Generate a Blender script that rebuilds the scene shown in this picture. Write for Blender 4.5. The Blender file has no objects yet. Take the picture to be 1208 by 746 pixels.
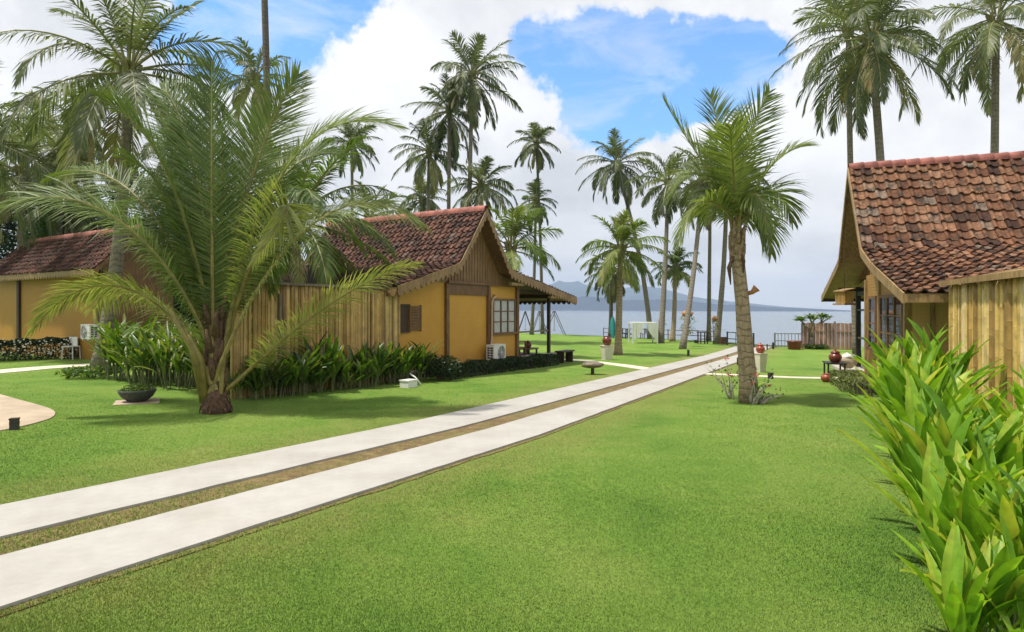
import bpy, math, random
import numpy as np
from mathutils import Vector, Matrix, noise

random.seed(7)
R = math.radians
scene = bpy.context.scene
COL = scene.collection
F, CX, HY, EYE = 720.0, 604.0, 367.0, 1.7       # calibration of the photograph (pixels, metres)
KS = 0.022                                      # the garden falls gently along the drive
DD = Vector((0.515, 0.857, 0)).normalized()     # direction of the drive
DN = Vector((DD.y, -DD.x, 0))                   # across the drive, to the right
UP = Vector((0, 0, 1))

def soft(q):
    if q < 30: return q
    if q < 46: return 30 + 8*(1-((46-q)/16)**2)
    return 38.0
def gz(x, y):
    return -KS*soft(DD.x*x+DD.y*y)
def P(px, py, t):
    return Vector(((px-CX)/F*t, t, EYE+(HY-py)/F*t))
def G(px, py):
    u, v = (px-CX)/F, (HY-py)/F
    t = 10.0
    for _ in range(60):
        t2 = (EYE-gz(u*t, t))/(-v)
        t = 0.5*t+0.5*t2
    return Vector((u*t, t, gz(u*t, t)))
def GP(px, t):
    x = (px-CX)/F*t
    return Vector((x, t, gz(x, t)))

# ------------------------------------------------------------------ mesh builder
class MB:
    def __init__(s): s.v = []; s.f = []; s.c = []; s.m = []
    def add(s, vs, fs, var=0.5, mi=0):
        n = len(s.v); s.v.extend([tuple(p) for p in vs])
        for f in fs:
            s.f.append(tuple(n+i for i in f)); s.c.append(var); s.m.append(mi)
    def obox(s, o, a, b, c, var=0.5, mi=0):
        o = Vector(o); a = Vector(a); b = Vector(b); c = Vector(c)
        vs = [o, o+a, o+a+b, o+b, o+c, o+a+c, o+a+b+c, o+b+c]
        s.add(vs, [(3,2,1,0),(4,5,6,7),(0,1,5,4),(1,2,6,5),(2,3,7,6),(3,0,4,7)], var, mi)
    def box(s, c, sx, sy, sz, rz=0, var=0.5, mi=0):
        """box standing on c (c is the middle of its base)"""
        ca, sa = math.cos(rz), math.sin(rz)
        a = Vector((ca, sa, 0))*sx; b = Vector((-sa, ca, 0))*sy
        s.obox(Vector(c)-a/2-b/2, a, b, (0, 0, sz), var, mi)
    def beam(s, p0, p1, w, h, var=0.5, mi=0, up=UP):
        p0 = Vector(p0); p1 = Vector(p1); d = p1-p0
        a = d.cross(up)
        if a.length < 1e-6: a = Vector((1, 0, 0))
        a = a.normalized()*w; b = a.cross(d).normalized()*h
        s.obox(p0-a/2-b/2, d, a, b, var, mi)
    def tube(s, pts, rad, n=8, var=0.5, mi=0, cap=True, jit=0):
        pts = [Vector(p) for p in pts]; rings = []
        ref = None
        for i, p in enumerate(pts):
            d = (pts[min(i+1, len(pts)-1)]-pts[max(i-1, 0)]).normalized()
            if ref is None:
                ref = d.cross(Vector((0.3, 0.9, 0.1)))
                if ref.length < 0.1: ref = d.cross(Vector((1, 0, 0)))
            a = (ref-d*ref.dot(d)).normalized(); ref = a; b = d.cross(a)
            r = rad[i] if isinstance(rad, (list, tuple)) else rad
            rings.append([p+(a*math.cos(2*math.pi*k/n)+b*math.sin(2*math.pi*k/n))*r*(1+random.uniform(-jit, jit)) for k in range(n)])
        vs = [q for ring in rings for q in ring]; fs = []
        for i in range(len(pts)-1):
            for k in range(n):
                k2 = (k+1) % n
                fs.append((i*n+k, i*n+k2, (i+1)*n+k2, (i+1)*n+k))
        if cap:
            fs.append(tuple(reversed(range(n)))); fs.append(tuple((len(pts)-1)*n+k for k in range(n)))
        if isinstance(var, list):
            n0 = len(s.c); s.add(vs, fs, 0.5, mi)
            for i in range(len(pts)-1):
                for k in range(n): s.c[n0+i*n+k] = var[i]
        else: s.add(vs, fs, var, mi)
    def lathe(s, c, prof, n=24, var=0.5, mi=0):
        c = Vector(c); vs = []; fs = []
        for r, z in prof:
            for k in range(n):
                a = 2*math.pi*k/n; vs.append(c+Vector((r*math.cos(a), r*math.sin(a), z)))
        for i in range(len(prof)-1):
            for k in range(n):
                k2 = (k+1) % n
                fs.append((i*n+k, i*n+k2, (i+1)*n+k2, (i+1)*n+k))
        fs.append(tuple(reversed(range(n)))); fs.append(tuple((len(prof)-1)*n+k for k in range(n)))
        s.add(vs, fs, var, mi)
    def blob(s, c, rx, ry, rz, n=10, amp=0.12, seed=0, var=0.5, mi=0):
        c = Vector(c); vs = []; fs = []; m = n
        for i in range(m+1):
            th = math.pi*i/m
            for k in range(2*n):
                ph = math.pi*k/n
                d = Vector((math.sin(th)*math.cos(ph), math.sin(th)*math.sin(ph), math.cos(th)))
                r = 1+amp*noise.noise(d*2.2+Vector((seed*7.3, seed*3.1, 0)))+amp*0.5*noise.noise(d*5+Vector((0, seed*5.1, 3)))
                vs.append(c+Vector((d.x*rx*r, d.y*ry*r, d.z*rz*r)))
        for i in range(m):
            for k in range(2*n):
                k2 = (k+1) % (2*n)
                fs.append((i*2*n+k, (i+1)*2*n+k, (i+1)*2*n+k2, i*2*n+k2))
        s.add(vs, fs, var, mi)
    def build(s, name, mats, parent=None, smooth=False):
        off = world_loc(parent)
        me = bpy.data.meshes.new(name)
        me.from_pydata([(p[0]-off.x, p[1]-off.y, p[2]-off.z) for p in s.v], [], s.f)
        if not isinstance(mats, (list, tuple)): mats = [mats]
        for m in mats: me.materials.append(m)
        if len(mats) > 1: me.polygons.foreach_set('material_index', s.m)
        at = me.attributes.new('var', 'FLOAT', 'FACE'); at.data.foreach_set('value', s.c)
        if smooth: me.polygons.foreach_set('use_smooth', [True]*len(s.f))
        me.update()
        o = bpy.data.objects.new(name, me); COL.objects.link(o)
        if parent is not None: o.parent = parent
        return o

def world_loc(o):
    v = Vector((0, 0, 0))
    while o is not None:
        v += o.location; o = o.parent
    return v
def tag(o, label=None, cat=None, group=None, kind=None):
    if label: o['label'] = label
    if cat: o['category'] = cat
    if group: o['group'] = group
    if kind: o['kind'] = kind
    return o
def thing(name, label, cat, loc, group=None):
    o = bpy.data.objects.new(name, None); COL.objects.link(o); o.location = loc
    o.empty_display_size = 0.2
    return tag(o, label, cat, group)
def solo(name, mb, mat, label, cat, loc, group=None, smooth=False):
    """a thing that is one mesh, with its origin at its base"""
    loc = Vector(loc)
    for i, p in enumerate(mb.v): mb.v[i] = (p[0]-loc.x, p[1]-loc.y, p[2]-loc.z)
    o = mb.build(name, mat, None, smooth); o.location = loc
    return tag(o, label, cat, group)
def children(o): return [c for c in COL.objects if c.parent == o]
def dup(o, loc, rz=0.0, label=None, sc=1.0, parent=None):
    c = o.copy(); COL.objects.link(c)
    if parent is None:
        c.location = loc; c.rotation_euler = (0, 0, rz); c.scale = (sc, sc, sc)
        if label: c['label'] = label
    else: c.parent = parent
    for ch in children(o): dup(ch, None, parent=c)
    return c

# ------------------------------------------------------------------ materials
def new_mat(name):
    m = bpy.data.materials.new(name); m.use_nodes = True
    nt = m.node_tree; nt.nodes.clear()
    out = nt.nodes.new('ShaderNodeOutputMaterial')
    b = nt.nodes.new('ShaderNodeBsdfPrincipled')
    nt.links.new(b.outputs[0], out.inputs[0])
    return m, nt, b, out
def N(nt, t, **kw):
    n = nt.nodes.new(t)
    for k, v in kw.items(): setattr(n, k, v)
    return n
def mathn(nt, op, a, b=None, c=None):
    n = nt.nodes.new('ShaderNodeMath'); n.operation = op
    for i, x in enumerate((a, b, c)):
        if x is None: continue
        if isinstance(x, (int, float)): n.inputs[i].default_value = x
        else: nt.links.new(x, n.inputs[i])
    return n.outputs[0]
def ramp(nt, fac, stops, interp='LINEAR'):
    r = nt.nodes.new('ShaderNodeValToRGB'); r.color_ramp.interpolation = interp
    e = r.color_ramp.elements
    while len(e) < len(stops): e.new(0.5)
    for el, (p, c) in zip(e, stops):
        el.position = p; el.color = (c[0], c[1], c[2], 1)
    nt.links.new(fac, r.inputs[0]); return r.outputs[0]
def mix(nt, fac, a, b, mode='MIX'):
    n = nt.nodes.new('ShaderNodeMix'); n.data_type = 'RGBA'; n.blend_type = mode
    for i, x in ((0, fac), (6, a), (7, b)):
        if isinstance(x, (int, float)): n.inputs[i].default_value = x
        elif isinstance(x, tuple): n.inputs[i].default_value = (x[0], x[1], x[2], 1)
        else: nt.links.new(x, n.inputs[i])
    return n.outputs[2]
def pos(nt):
    return nt.nodes.new('ShaderNodeNewGeometry').outputs['Position']
def ocoord(nt):
    return nt.nodes.new('ShaderNodeTexCoord').outputs['Object']
def scaled(nt, vec, sc):
    m = nt.nodes.new('ShaderNodeVectorMath'); m.operation = 'MULTIPLY'
    nt.links.new(vec, m.inputs[0]); m.inputs[1].default_value = sc if isinstance(sc, tuple) else (sc, sc, sc)
    return m.outputs[0]
def noisen(nt, vec, scale, detail=4, rough=0.6, dist=0.0):
    n = nt.nodes.new('ShaderNodeTexNoise'); n.inputs['Scale'].default_value = scale
    n.inputs['Detail'].default_value = detail; n.inputs['Roughness'].default_value = rough
    n.inputs['Distortion'].default_value = dist
    if vec is not None: nt.links.new(vec, n.inputs['Vector'])
    return n.outputs['Fac']
def bump(nt, b, h, strength=0.3, dist=0.02):
    n = nt.nodes.new('ShaderNodeBump'); n.inputs['Strength'].default_value = strength
    n.inputs['Distance'].default_value = dist
    nt.links.new(h, n.inputs['Height']); nt.links.new(n.outputs[0], b.inputs['Normal'])
def attr(nt, name='var'):
    a = nt.nodes.new('ShaderNodeAttribute'); a.attribute_name = name; return a.outputs['Fac']

def simple_mat(name, col, rough=0.6, nscale=8.0, amt=0.35, bstr=0.15, metal=0.0, spec=0.5):
    m, nt, b, out = new_mat(name)
    v = ocoord(nt); n = noisen(nt, v, nscale, 6)
    lo = tuple(c*(1-amt) for c in col); hi = tuple(min(1, c*(1+amt)) for c in col)
    nt.links.new(ramp(nt, n, [(0.3, lo), (0.7, hi)]), b.inputs['Base Color'])
    b.inputs['Roughness'].default_value = rough; b.inputs['Metallic'].default_value = metal
    b.inputs['Specular IOR Level'].default_value = spec
    if bstr: bump(nt, b, noisen(nt, v, nscale*5, 4), bstr, 0.01)
    return m
def var_mat(name, stops, rough=0.6, nscale=6.0, amt=0.3, bstr=0.2, spec=0.4, stain=None):
    """colour from the per-element value 'var', with noise on top"""
    m, nt, b, out = new_mat(name)
    v = ocoord(nt)
    c = ramp(nt, attr(nt), stops)
    n = noisen(nt, v, nscale, 6)
    c = mix(nt, 1.0, c, ramp(nt, n, [(0.25, (1-amt,)*3), (0.75, (1+amt*0.4,)*3)]), 'MULTIPLY')
    if stain:
        n2 = noisen(nt, v, stain[1], 8, 0.7)
        c = mix(nt, ramp(nt, n2, [(stain[2], (0, 0, 0)), (stain[3], (1, 1, 1))]), c, stain[0])
    nt.links.new(c, b.inputs['Base Color'])
    b.inputs['Roughness'].default_value = rough; b.inputs['Specular IOR Level'].default_value = spec
    if bstr: bump(nt, b, noisen(nt, v, nscale*6, 4), bstr, 0.01)
    return m
def leaf_mat(name, stops, trans=0.3, rough=0.45, tcol=(1.3, 1.5, 0.5), spec=0.35, nscale=1.6):
    m, nt, b, out = new_mat(name)
    c = ramp(nt, attr(nt), stops)
    n = noisen(nt, ocoord(nt), nscale, 3)
    c = mix(nt, 1.0, c, ramp(nt, n, [(0.3, (0.72, 0.72, 0.72)), (0.7, (1.2, 1.2, 1.2))]), 'MULTIPLY')
    nt.links.new(c, b.inputs['Base Color'])
    b.inputs['Roughness'].default_value = rough; b.inputs['Specular IOR Level'].default_value = spec
    tr = nt.nodes.new('ShaderNodeBsdfTranslucent')
    nt.links.new(mix(nt, 1.0, c, tcol, 'MULTIPLY'), tr.inputs['Color'])
    mx = nt.nodes.new('ShaderNodeMixShader'); mx.inputs[0].default_value = trans
    nt.links.new(b.outputs[0], mx.inputs[1]); nt.links.new(tr.outputs[0], mx.inputs[2])
    nt.links.new(mx.outputs[0], out.inputs[0])
    return m
def woven_mat(name, d, col, col2, scale=16.0):
    m, nt, b, out = new_mat(name)
    p = pos(nt)
    dt = nt.nodes.new('ShaderNodeVectorMath'); dt.operation = 'DOT_PRODUCT'
    nt.links.new(p, dt.inputs[0]); dt.inputs[1].default_value = (d.x, d.y, 0)
    sp = nt.nodes.new('ShaderNodeSeparateXYZ'); nt.links.new(p, sp.inputs[0])
    a = dt.outputs['Value']; z = sp.outputs['Z']
    w1 = mathn(nt, 'SINE', mathn(nt, 'MULTIPLY', mathn(nt, 'ADD', a, z), scale*2.3))
    w2 = mathn(nt, 'SINE', mathn(nt, 'MULTIPLY', mathn(nt, 'SUBTRACT', a, z), scale*2.3))
    h = mathn(nt, 'MULTIPLY', w1, w2)
    n = noisen(nt, p, 1.3, 7, 0.65); n2 = noisen(nt, p, 18, 4)
    c = mix(nt, n, col, col2)
    c = mix(nt, mathn(nt, 'MULTIPLY_ADD', h, 0.09, 0.09), c, tuple(x*0.62 for x in col))
    c = mix(nt, ramp(nt, n2, [(0.55, (0, 0, 0)), (0.8, (0.5, 0.5, 0.5))]), c, tuple(x*0.7 for x in col2))
    # damp, weathered foot of the panel
    foot = mathn(nt, 'MULTIPLY', mathn(nt, 'SUBTRACT', 0.75, mathn(nt, 'ADD', z, mathn(nt, 'MULTIPLY', n2, 0.9))), 1.6)
    foot.node.use_clamp = True
    c = mix(nt, mathn(nt, 'MULTIPLY', foot, 0.55), c, (0.16, 0.115, 0.03))
    nt.links.new(c, b.inputs['Base Color']); b.inputs['Roughness'].default_value = 0.62
    bump(nt, b, h, 0.3, 0.008)
    return m
def wood_mat(name, col, amt=0.45, rough=0.6):
    m, nt, b, out = new_mat(name)
    p = pos(nt)
    n = noisen(nt, scaled(nt, p, (9, 9, 1.3)), 2.2, 6, 0.6, 0.6)
    n2 = noisen(nt, p, 1.7, 4)
    c = ramp(nt, n, [(0.3, tuple(x*(1-amt) for x in col)), (0.7, tuple(x*(1+amt) for x in col))])
    c = mix(nt, 1.0, c, ramp(nt, n2, [(0.3, (0.75, 0.75, 0.75)), (0.7, (1.15, 1.15, 1.15))]), 'MULTIPLY')
    nt.links.new(c, b.inputs['Base Color']); b.inputs['Roughness'].default_value = rough
    bump(nt, b, n, 0.25, 0.01)
    return m
def trunk_mat(name, col, dark, bands=5.0):
    m, nt, b, out = new_mat(name)
    p = ocoord(nt)
    sp = nt.nodes.new('ShaderNodeSeparateXYZ'); nt.links.new(p, sp.inputs[0])
    n0 = noisen(nt, p, 3.0, 3)
    ring = mathn(nt, 'FRACT', mathn(nt, 'ADD', mathn(nt, 'MULTIPLY', sp.outputs['Z'], bands), mathn(nt, 'MULTIPLY', n0, 2.4)))
    line = ramp(nt, ring, [(0.0, (1, 1, 1)), (0.16, (0.1, 0.1, 0.1)), (0.75, (0, 0, 0)), (1.0, (0.9, 0.9, 0.9))])
    n = noisen(nt, scaled(nt, p, (14, 14, 3)), 1.5, 6, 0.7)
    c = ramp(nt, n, [(0.25, dark), (0.55, col), (0.8, tuple(min(1, x*1.35) for x in col))])
    c = mix(nt, mathn(nt, 'MULTIPLY', line, 0.5), c, tuple(x*0.55 for x in dark))
    nt.links.new(c, b.inputs['Base Color']); b.inputs['Roughness'].default_value = 0.85
    h = mathn(nt, 'SUBTRACT', mathn(nt, 'MULTIPLY', n, 0.6), line)
    bump(nt, b, h, 0.7, 0.03)
    return m

M = {}
M['leaf_palm'] = leaf_mat('palm leaf', [(0, (0.045, 0.064, 0.024)), (0.35, (0.100, 0.124, 0.048)), (0.65, (0.170, 0.192, 0.078)), (0.85, (0.28, 0.27, 0.12)), (1, (0.34, 0.25, 0.12))], 0.4, 0.45, (1.25, 1.35, 0.75), 0.4)
M['leaf_young'] = leaf_mat('young palm leaf', [(0, (0.040, 0.080, 0.014)), (0.4, (0.094, 0.148, 0.030)), (0.75, (0.20, 0.245, 0.065)), (1, (0.36, 0.35, 0.15))], 0.36, 0.48, (1.25, 1.35, 0.5), 0.3)
M['rachis'] = simple_mat('palm stalk', (0.20, 0.19, 0.06), 0.5, 6, 0.3)
M['boot'] = simple_mat('palm boot', (0.10, 0.055, 0.03), 0.85, 20, 0.6, 0.6)
M['boot_lite'] = simple_mat('pale palm boot', (0.28, 0.195, 0.12), 0.85, 20, 0.6, 0.6)
M['petiole'] = simple_mat('palm petiole', (0.21, 0.17, 0.045), 0.5, 5, 0.45)
M['trunk'] = trunk_mat('palm trunk', (0.225, 0.19, 0.145), (0.10, 0.085, 0.06))
M['trunk_warm'] = trunk_mat('warm palm trunk', (0.36, 0.27, 0.175), (0.18, 0.125, 0.075), 6.0)
M['trunk_dark'] = trunk_mat('dark palm trunk', (0.13, 0.105, 0.08), (0.06, 0.048, 0.036))
M['coconut'] = simple_mat('coconut husk', (0.20, 0.20, 0.04), 0.45, 4, 0.3)
M['spathe'] = simple_mat('dry spathe', (0.36, 0.17, 0.06), 0.7, 6, 0.4)
M['heli'] = leaf_mat('broad leaf', [(0, (0.06, 0.145, 0.010)), (0.4, (0.135, 0.285, 0.018)), (0.75, (0.26, 0.43, 0.035)), (1, (0.46, 0.48, 0.07))], 0.42, 0.42, (1.2, 1.25, 0.45), 0.25, 5.0)
M['ginger'] = leaf_mat('ginger leaf', [(0, (0.028, 0.062, 0.008)), (0.5, (0.070, 0.135, 0.018)), (0.85, (0.17, 0.235, 0.035)), (1, (0.30, 0.29, 0.08))], 0.34, 0.36, (1.2, 1.4, 0.4), 0.45)
M['cane'] = simple_mat('plant cane', (0.14, 0.15, 0.055), 0.6, 10, 0.5)
M['hedge'] = leaf_mat('hedge leaf', [(0, (0.010, 0.022, 0.006)), (0.6, (0.026, 0.052, 0.013)), (1, (0.06, 0.09, 0.025))], 0.2)
M['varieg'] = leaf_mat('variegated leaf', [(0, (0.05, 0.09, 0.02)), (0.5, (0.15, 0.17, 0.05)), (1, (0.34, 0.30, 0.14))], 0.25)
M['forest'] = leaf_mat('tree leaf', [(0, (0.008, 0.020, 0.004)), (0.6, (0.022, 0.052, 0.009)), (1, (0.06, 0.10, 0.02))], 0.25)
M['bright_tree'] = leaf_mat('light tree leaf', [(0, (0.035, 0.08, 0.01)), (0.6, (0.085, 0.16, 0.02)), (1, (0.16, 0.23, 0.04))], 0.35)
M['bark'] = simple_mat('bark', (0.12, 0.085, 0.06), 0.9, 10, 0.5, 0.5)
M['flower_white'] = simple_mat('white petals', (0.75, 0.72, 0.65), 0.6)
M['flower_red'] = simple_mat('pink red petals', (0.55, 0.07, 0.07), 0.6)
M['flower_or'] = simple_mat('orange bract', (0.60, 0.13, 0.02), 0.5)
M['grey_stem'] = simple_mat('pale stem', (0.42, 0.38, 0.32), 0.8, 12, 0.3)
M['tile'] = var_mat('roof tile', [(0, (0.060, 0.030, 0.021)), (0.3, (0.135, 0.060, 0.033)), (0.55, (0.215, 0.102, 0.056)), (0.8, (0.29, 0.148, 0.083)), (1, (0.22, 0.16, 0.12))], 0.9, 9, 0.6, 0.4, 0.2, ((0.045, 0.035, 0.027), 3.4, 0.49, 0.64))
M['tile_dark'] = var_mat('dark roof tile', [(0, (0.048, 0.024, 0.017)), (0.5, (0.112, 0.050, 0.033)), (0.85, (0.20, 0.090, 0.058)), (1, (0.15, 0.10, 0.078))], 0.8, 7, 0.5, 0.35, 0.3, ((0.028, 0.020, 0.016), 2.2, 0.5, 0.72))
M['ridge'] = simple_mat('ridge tile', (0.30, 0.105, 0.08), 0.8, 3, 0.5, 0.4)
M['wood'] = wood_mat('brown wood', (0.165, 0.082, 0.030))
M['wood_mid'] = wood_mat('tan wood', (0.25, 0.15, 0.062))
M['wood_gable'] = wood_mat('gable wood', (0.22, 0.125, 0.055), 0.3)
M['wood_dark'] = wood_mat('dark wood', (0.045, 0.024, 0.013))
M['wood_lite'] = wood_mat('light wood', (0.30, 0.19, 0.075))
M['wood_grey'] = wood_mat('grey wood', (0.17, 0.135, 0.095))
M['wood_pink'] = var_mat('fence plank', [(0, (0.25, 0.135, 0.095)), (1, (0.42, 0.26, 0.19))], 0.75, 3, 0.4)
M['black'] = simple_mat('black stain', (0.016, 0.012, 0.010), 0.55, 8, 0.4)
M['yellow'] = woven_mat('yellow woven panel', DD, (0.68, 0.36, 0.044), (0.47, 0.23, 0.030))
M['bamboo'] = var_mat('bamboo slats', [(0, (0.22, 0.125, 0.045)), (0.5, (0.58, 0.37, 0.12)), (1, (0.74, 0.54, 0.24))], 0.5, 2.5, 0.45, 0.25)
M['bamboo_y'] = var_mat('yellow bamboo', [(0, (0.32, 0.19, 0.06)), (0.35, (0.58, 0.385, 0.10)), (0.65, (0.70, 0.50, 0.16)), (1, (0.76, 0.62, 0.33))], 0.42, 3.0, 0.4, 0.2, 0.4, ((0.22, 0.12, 0.045), 3.6, 0.58, 0.70))
def concrete_mat():
    m, nt, b, out = new_mat('pale concrete')
    p = pos(nt); n = noisen(nt, p, 1.1, 8, 0.7); n2 = noisen(nt, p, 9, 6, 0.7); n3 = noisen(nt, p, 0.5, 5, 0.6)
    c = ramp(nt, n, [(0.3, (0.325, 0.305, 0.272)), (0.6, (0.40, 0.382, 0.348))])
    c = mix(nt, 1.0, c, ramp(nt, n2, [(0.3, (0.93, 0.93, 0.93)), (0.7, (1.03, 1.03, 1.03))]), 'MULTIPLY')
    c = mix(nt, ramp(nt, n3, [(0.56, (0, 0, 0)), (0.72, (0.32, 0.32, 0.32))]), c, (0.31, 0.265, 0.205))
    nt.links.new(c, b.inputs['Base Color']); b.inputs['Roughness'].default_value = 0.85; b.inputs['Specular IOR Level'].default_value = 0.25
    bump(nt, b, n2, 0.25, 0.01); return m
M['concrete'] = concrete_mat()
M['stone'] = simple_mat('mossy stone', (0.15, 0.13, 0.10), 0.9, 5, 0.6, 0.7)
M['stone_pale'] = simple_mat('pale stone', (0.42, 0.38, 0.31), 0.85, 6, 0.25, 0.2)
M['sandpath'] = simple_mat('sandy paving', (0.40, 0.315, 0.225), 0.9, 1.5, 0.2, 0.3)
M['path'] = simple_mat('cream path', (0.60, 0.545, 0.41), 0.85, 2.0, 0.12, 0.15)
M['white'] = simple_mat('white paint', (0.72, 0.71, 0.67), 0.5, 5, 0.06, 0.05)
M['cream'] = simple_mat('cream pot', (0.62, 0.57, 0.46), 0.7, 4, 0.12, 0.1)
M['maroon'] = simple_mat('maroon glaze', (0.15, 0.028, 0.018), 0.3, 6, 0.4, 0.1)
M['redclay'] = simple_mat('red clay', (0.30, 0.062, 0.035), 0.4, 6, 0.3, 0.1)
M['grey_metal'] = simple_mat('grey metal', (0.26, 0.27, 0.28), 0.5, 6, 0.2, 0.05, 0.4)
M['dark_metal'] = simple_mat('dark metal', (0.03, 0.03, 0.032), 0.5, 6, 0.3, 0.05)
M['teal'] = simple_mat('teal paint', (0.03, 0.30, 0.31), 0.4, 4, 0.15, 0.05)
M['cloth'] = simple_mat('white cloth', (0.72, 0.70, 0.67), 0.9, 5, 0.06, 0.1)
M['cloth_beige'] = simple_mat('beige cloth', (0.46, 0.38, 0.26), 0.9, 8, 0.2, 0.2)
M['bowl'] = simple_mat('dark stone bowl', (0.05, 0.052, 0.047), 0.7, 14, 0.4, 0.3)
M['soilpot'] = simple_mat('pot soil', (0.05, 0.034, 0.022), 0.95, 20, 0.5, 0.6)
M['curtain'] = simple_mat('curtain', (0.62, 0.60, 0.55), 0.9, 6, 0.1, 0.1)
def glass_mat():
    m, nt, b, out = new_mat('window glass')
    b.inputs['Base Color'].default_value = (0.02, 0.022, 0.025, 1); b.inputs['Roughness'].default_value = 0.04
    b.inputs['Specular IOR Level'].default_value = 0.8
    bump(nt, b, noisen(nt, pos(nt), 2.0, 2), 0.03, 0.02)
    return m
M['glass'] = glass_mat()
def clear_glass():
    m, nt, b, out = new_mat('clear pane')
    tr = nt.nodes.new('ShaderNodeBsdfTransparent'); tr.inputs[0].default_value = (0.86, 0.88, 0.88, 1)
    gl = nt.nodes.new('ShaderNodeBsdfGlossy'); gl.inputs['Roughness'].default_value = 0.03
    mx = nt.nodes.new('ShaderNodeMixShader')
    mx.inputs[0].default_value = 0.14
    nt.links.new(tr.outputs[0], mx.inputs[1]); nt.links.new(gl.outputs[0], mx.inputs[2]); nt.links.new(mx.outputs[0], out.inputs[0])
    return m
M['pane'] = clear_glass()

def drive_shift(q): return -0.055*max(q-8.0, 0.0)
def lawn_nodes(nt, p):
    """large patches, dry verges beside the drive: shared by soil-level lawn and blades"""
    sp = nt.nodes.new('ShaderNodeSeparateXYZ'); nt.links.new(p, sp.inputs[0])
    x, y = sp.outputs['X'], sp.outputs['Y']
    q = mathn(nt, 'ADD', mathn(nt, 'MULTIPLY', x, DD.x), mathn(nt, 'MULTIPLY', y, DD.y))
    o = mathn(nt, 'SUBTRACT', mathn(nt, 'MULTIPLY', x, DD.y), mathn(nt, 'MULTIPLY', y, DD.x))
    o = mathn(nt, 'ADD', o, mathn(nt, 'MULTIPLY', mathn(nt, 'MAXIMUM', mathn(nt, 'SUBTRACT', q, 8.0), 0.0), 0.055))
    dist = mathn(nt, 'SUBTRACT', mathn(nt, 'ABSOLUTE', mathn(nt, 'ADD', o, 5.5)), 1.15)
    flat = scaled(nt, p, (1, 1, 0))
    n1 = noisen(nt, flat, 0.35, 5, 0.6); n2 = noisen(nt, flat, 1.3, 5, 0.65); n3 = noisen(nt, flat, 5.0, 4, 0.7)
    edge = mathn(nt, 'SUBTRACT', 1.0, mathn(nt, 'DIVIDE', mathn(nt, 'SUBTRACT', dist, mathn(nt, 'MULTIPLY', mathn(nt, 'SUBTRACT', n2, 0.38), 2.2)), 1.1))
    edge.node.use_clamp = True
    edge = mathn(nt, 'MULTIPLY', edge, mathn(nt, 'MULTIPLY_ADD', n3, 1.3, -0.1))
    patch = mathn(nt, 'ADD', mathn(nt, 'MULTIPLY', n1, 0.65), mathn(nt, 'MULTIPLY', n2, 0.35))
    return patch, edge, n2, n3
def lawn_mat(name, blade):
    m, nt, b, out = new_mat(name)
    p = pos(nt)
    patch, edge, n2, n3 = lawn_nodes(nt, p)
    k = 1.0 if blade else 0.92
    c = ramp(nt, patch, [(0.36, (0.106*k, 0.216*k, 0.027*k)), (0.48, (0.166*k, 0.278*k, 0.041*k)), (0.64, (0.240*k, 0.325*k, 0.066*k))])
    if blade:
        c = mix(nt, 1.0, c, ramp(nt, attr(nt), [(0, (0.82, 0.86, 0.8)), (0.85, (1.18, 1.14, 1.1)), (1.0, (1.45, 1.3, 1.5))]), 'MULTIPLY')
    else:
        n5 = noisen(nt, p, 26.0, 4, 0.7)
        c = mix(nt, 1.0, c, ramp(nt, n5, [(0.3, (0.62, 0.66, 0.6)), (0.7, (1.25, 1.22, 1.2))]), 'MULTIPLY')
    e2 = mathn(nt, 'MULTIPLY', edge, 0.62); e2.node.use_clamp = True
    c = mix(nt, e2, c, (0.34, 0.30, 0.085) if blade else (0.24, 0.19, 0.07))
    nt.links.new(c, b.inputs['Base Color'])
    b.inputs['Roughness'].default_value = 0.7 if blade else 0.95; b.inputs['Specular IOR Level'].default_value = 0.2
    if blade:
        gn = nt.nodes.new('ShaderNodeNewGeometry'); va = nt.nodes.new('ShaderNodeVectorMath'); va.operation = 'MULTIPLY_ADD'
        nt.links.new(gn.outputs['Normal'], va.inputs[0]); va.inputs[1].default_value = (0.45, 0.45, 0.45); va.inputs[2].default_value = (0, 0, 1)
        vn = nt.nodes.new('ShaderNodeVectorMath'); vn.operation = 'NORMALIZE'; nt.links.new(va.outputs[0], vn.inputs[0]); nt.links.new(vn.outputs[0], b.inputs['Normal'])
        tr = nt.nodes.new('ShaderNodeBsdfTranslucent'); nt.links.new(mix(nt, 1.0, c, (1.2, 1.3, 0.6), 'MULTIPLY'), tr.inputs['Color'])
        mx = nt.nodes.new('ShaderNodeMixShader'); mx.inputs[0].default_value = 0.25
        nt.links.new(b.outputs[0], mx.inputs[1]); nt.links.new(tr.outputs[0], mx.inputs[2]); nt.links.new(mx.outputs[0], out.inputs[0])
    else:
        bump(nt, b, noisen(nt, p, 40, 5, 0.75), 0.9, 0.04)
    return m
M['lawn'] = lawn_mat('lawn', False); M['blade'] = lawn_mat('grass blade', True)
def soil_mat():
    m, nt, b, out = new_mat('dry soil')
    p = pos(nt); n = noisen(nt, p, 7, 6, 0.7); n2 = noisen(nt, p, 0.8, 4)
    c = ramp(nt, n, [(0.3, (0.075, 0.045, 0.018)), (0.55, (0.165, 0.105, 0.040)), (0.75, (0.26, 0.19, 0.085))])
    c = mix(nt, ramp(nt, n2, [(0.38, (0, 0, 0)), (0.6, (0.4, 0.4, 0.4))]), c, (0.17, 0.175, 0.045))
    nt.links.new(c, b.inputs['Base Color']); b.inputs['Roughness'].default_value = 0.95
    bump(nt, b, n, 1.0, 0.04); return m
M['soil'] = soil_mat()
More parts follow.
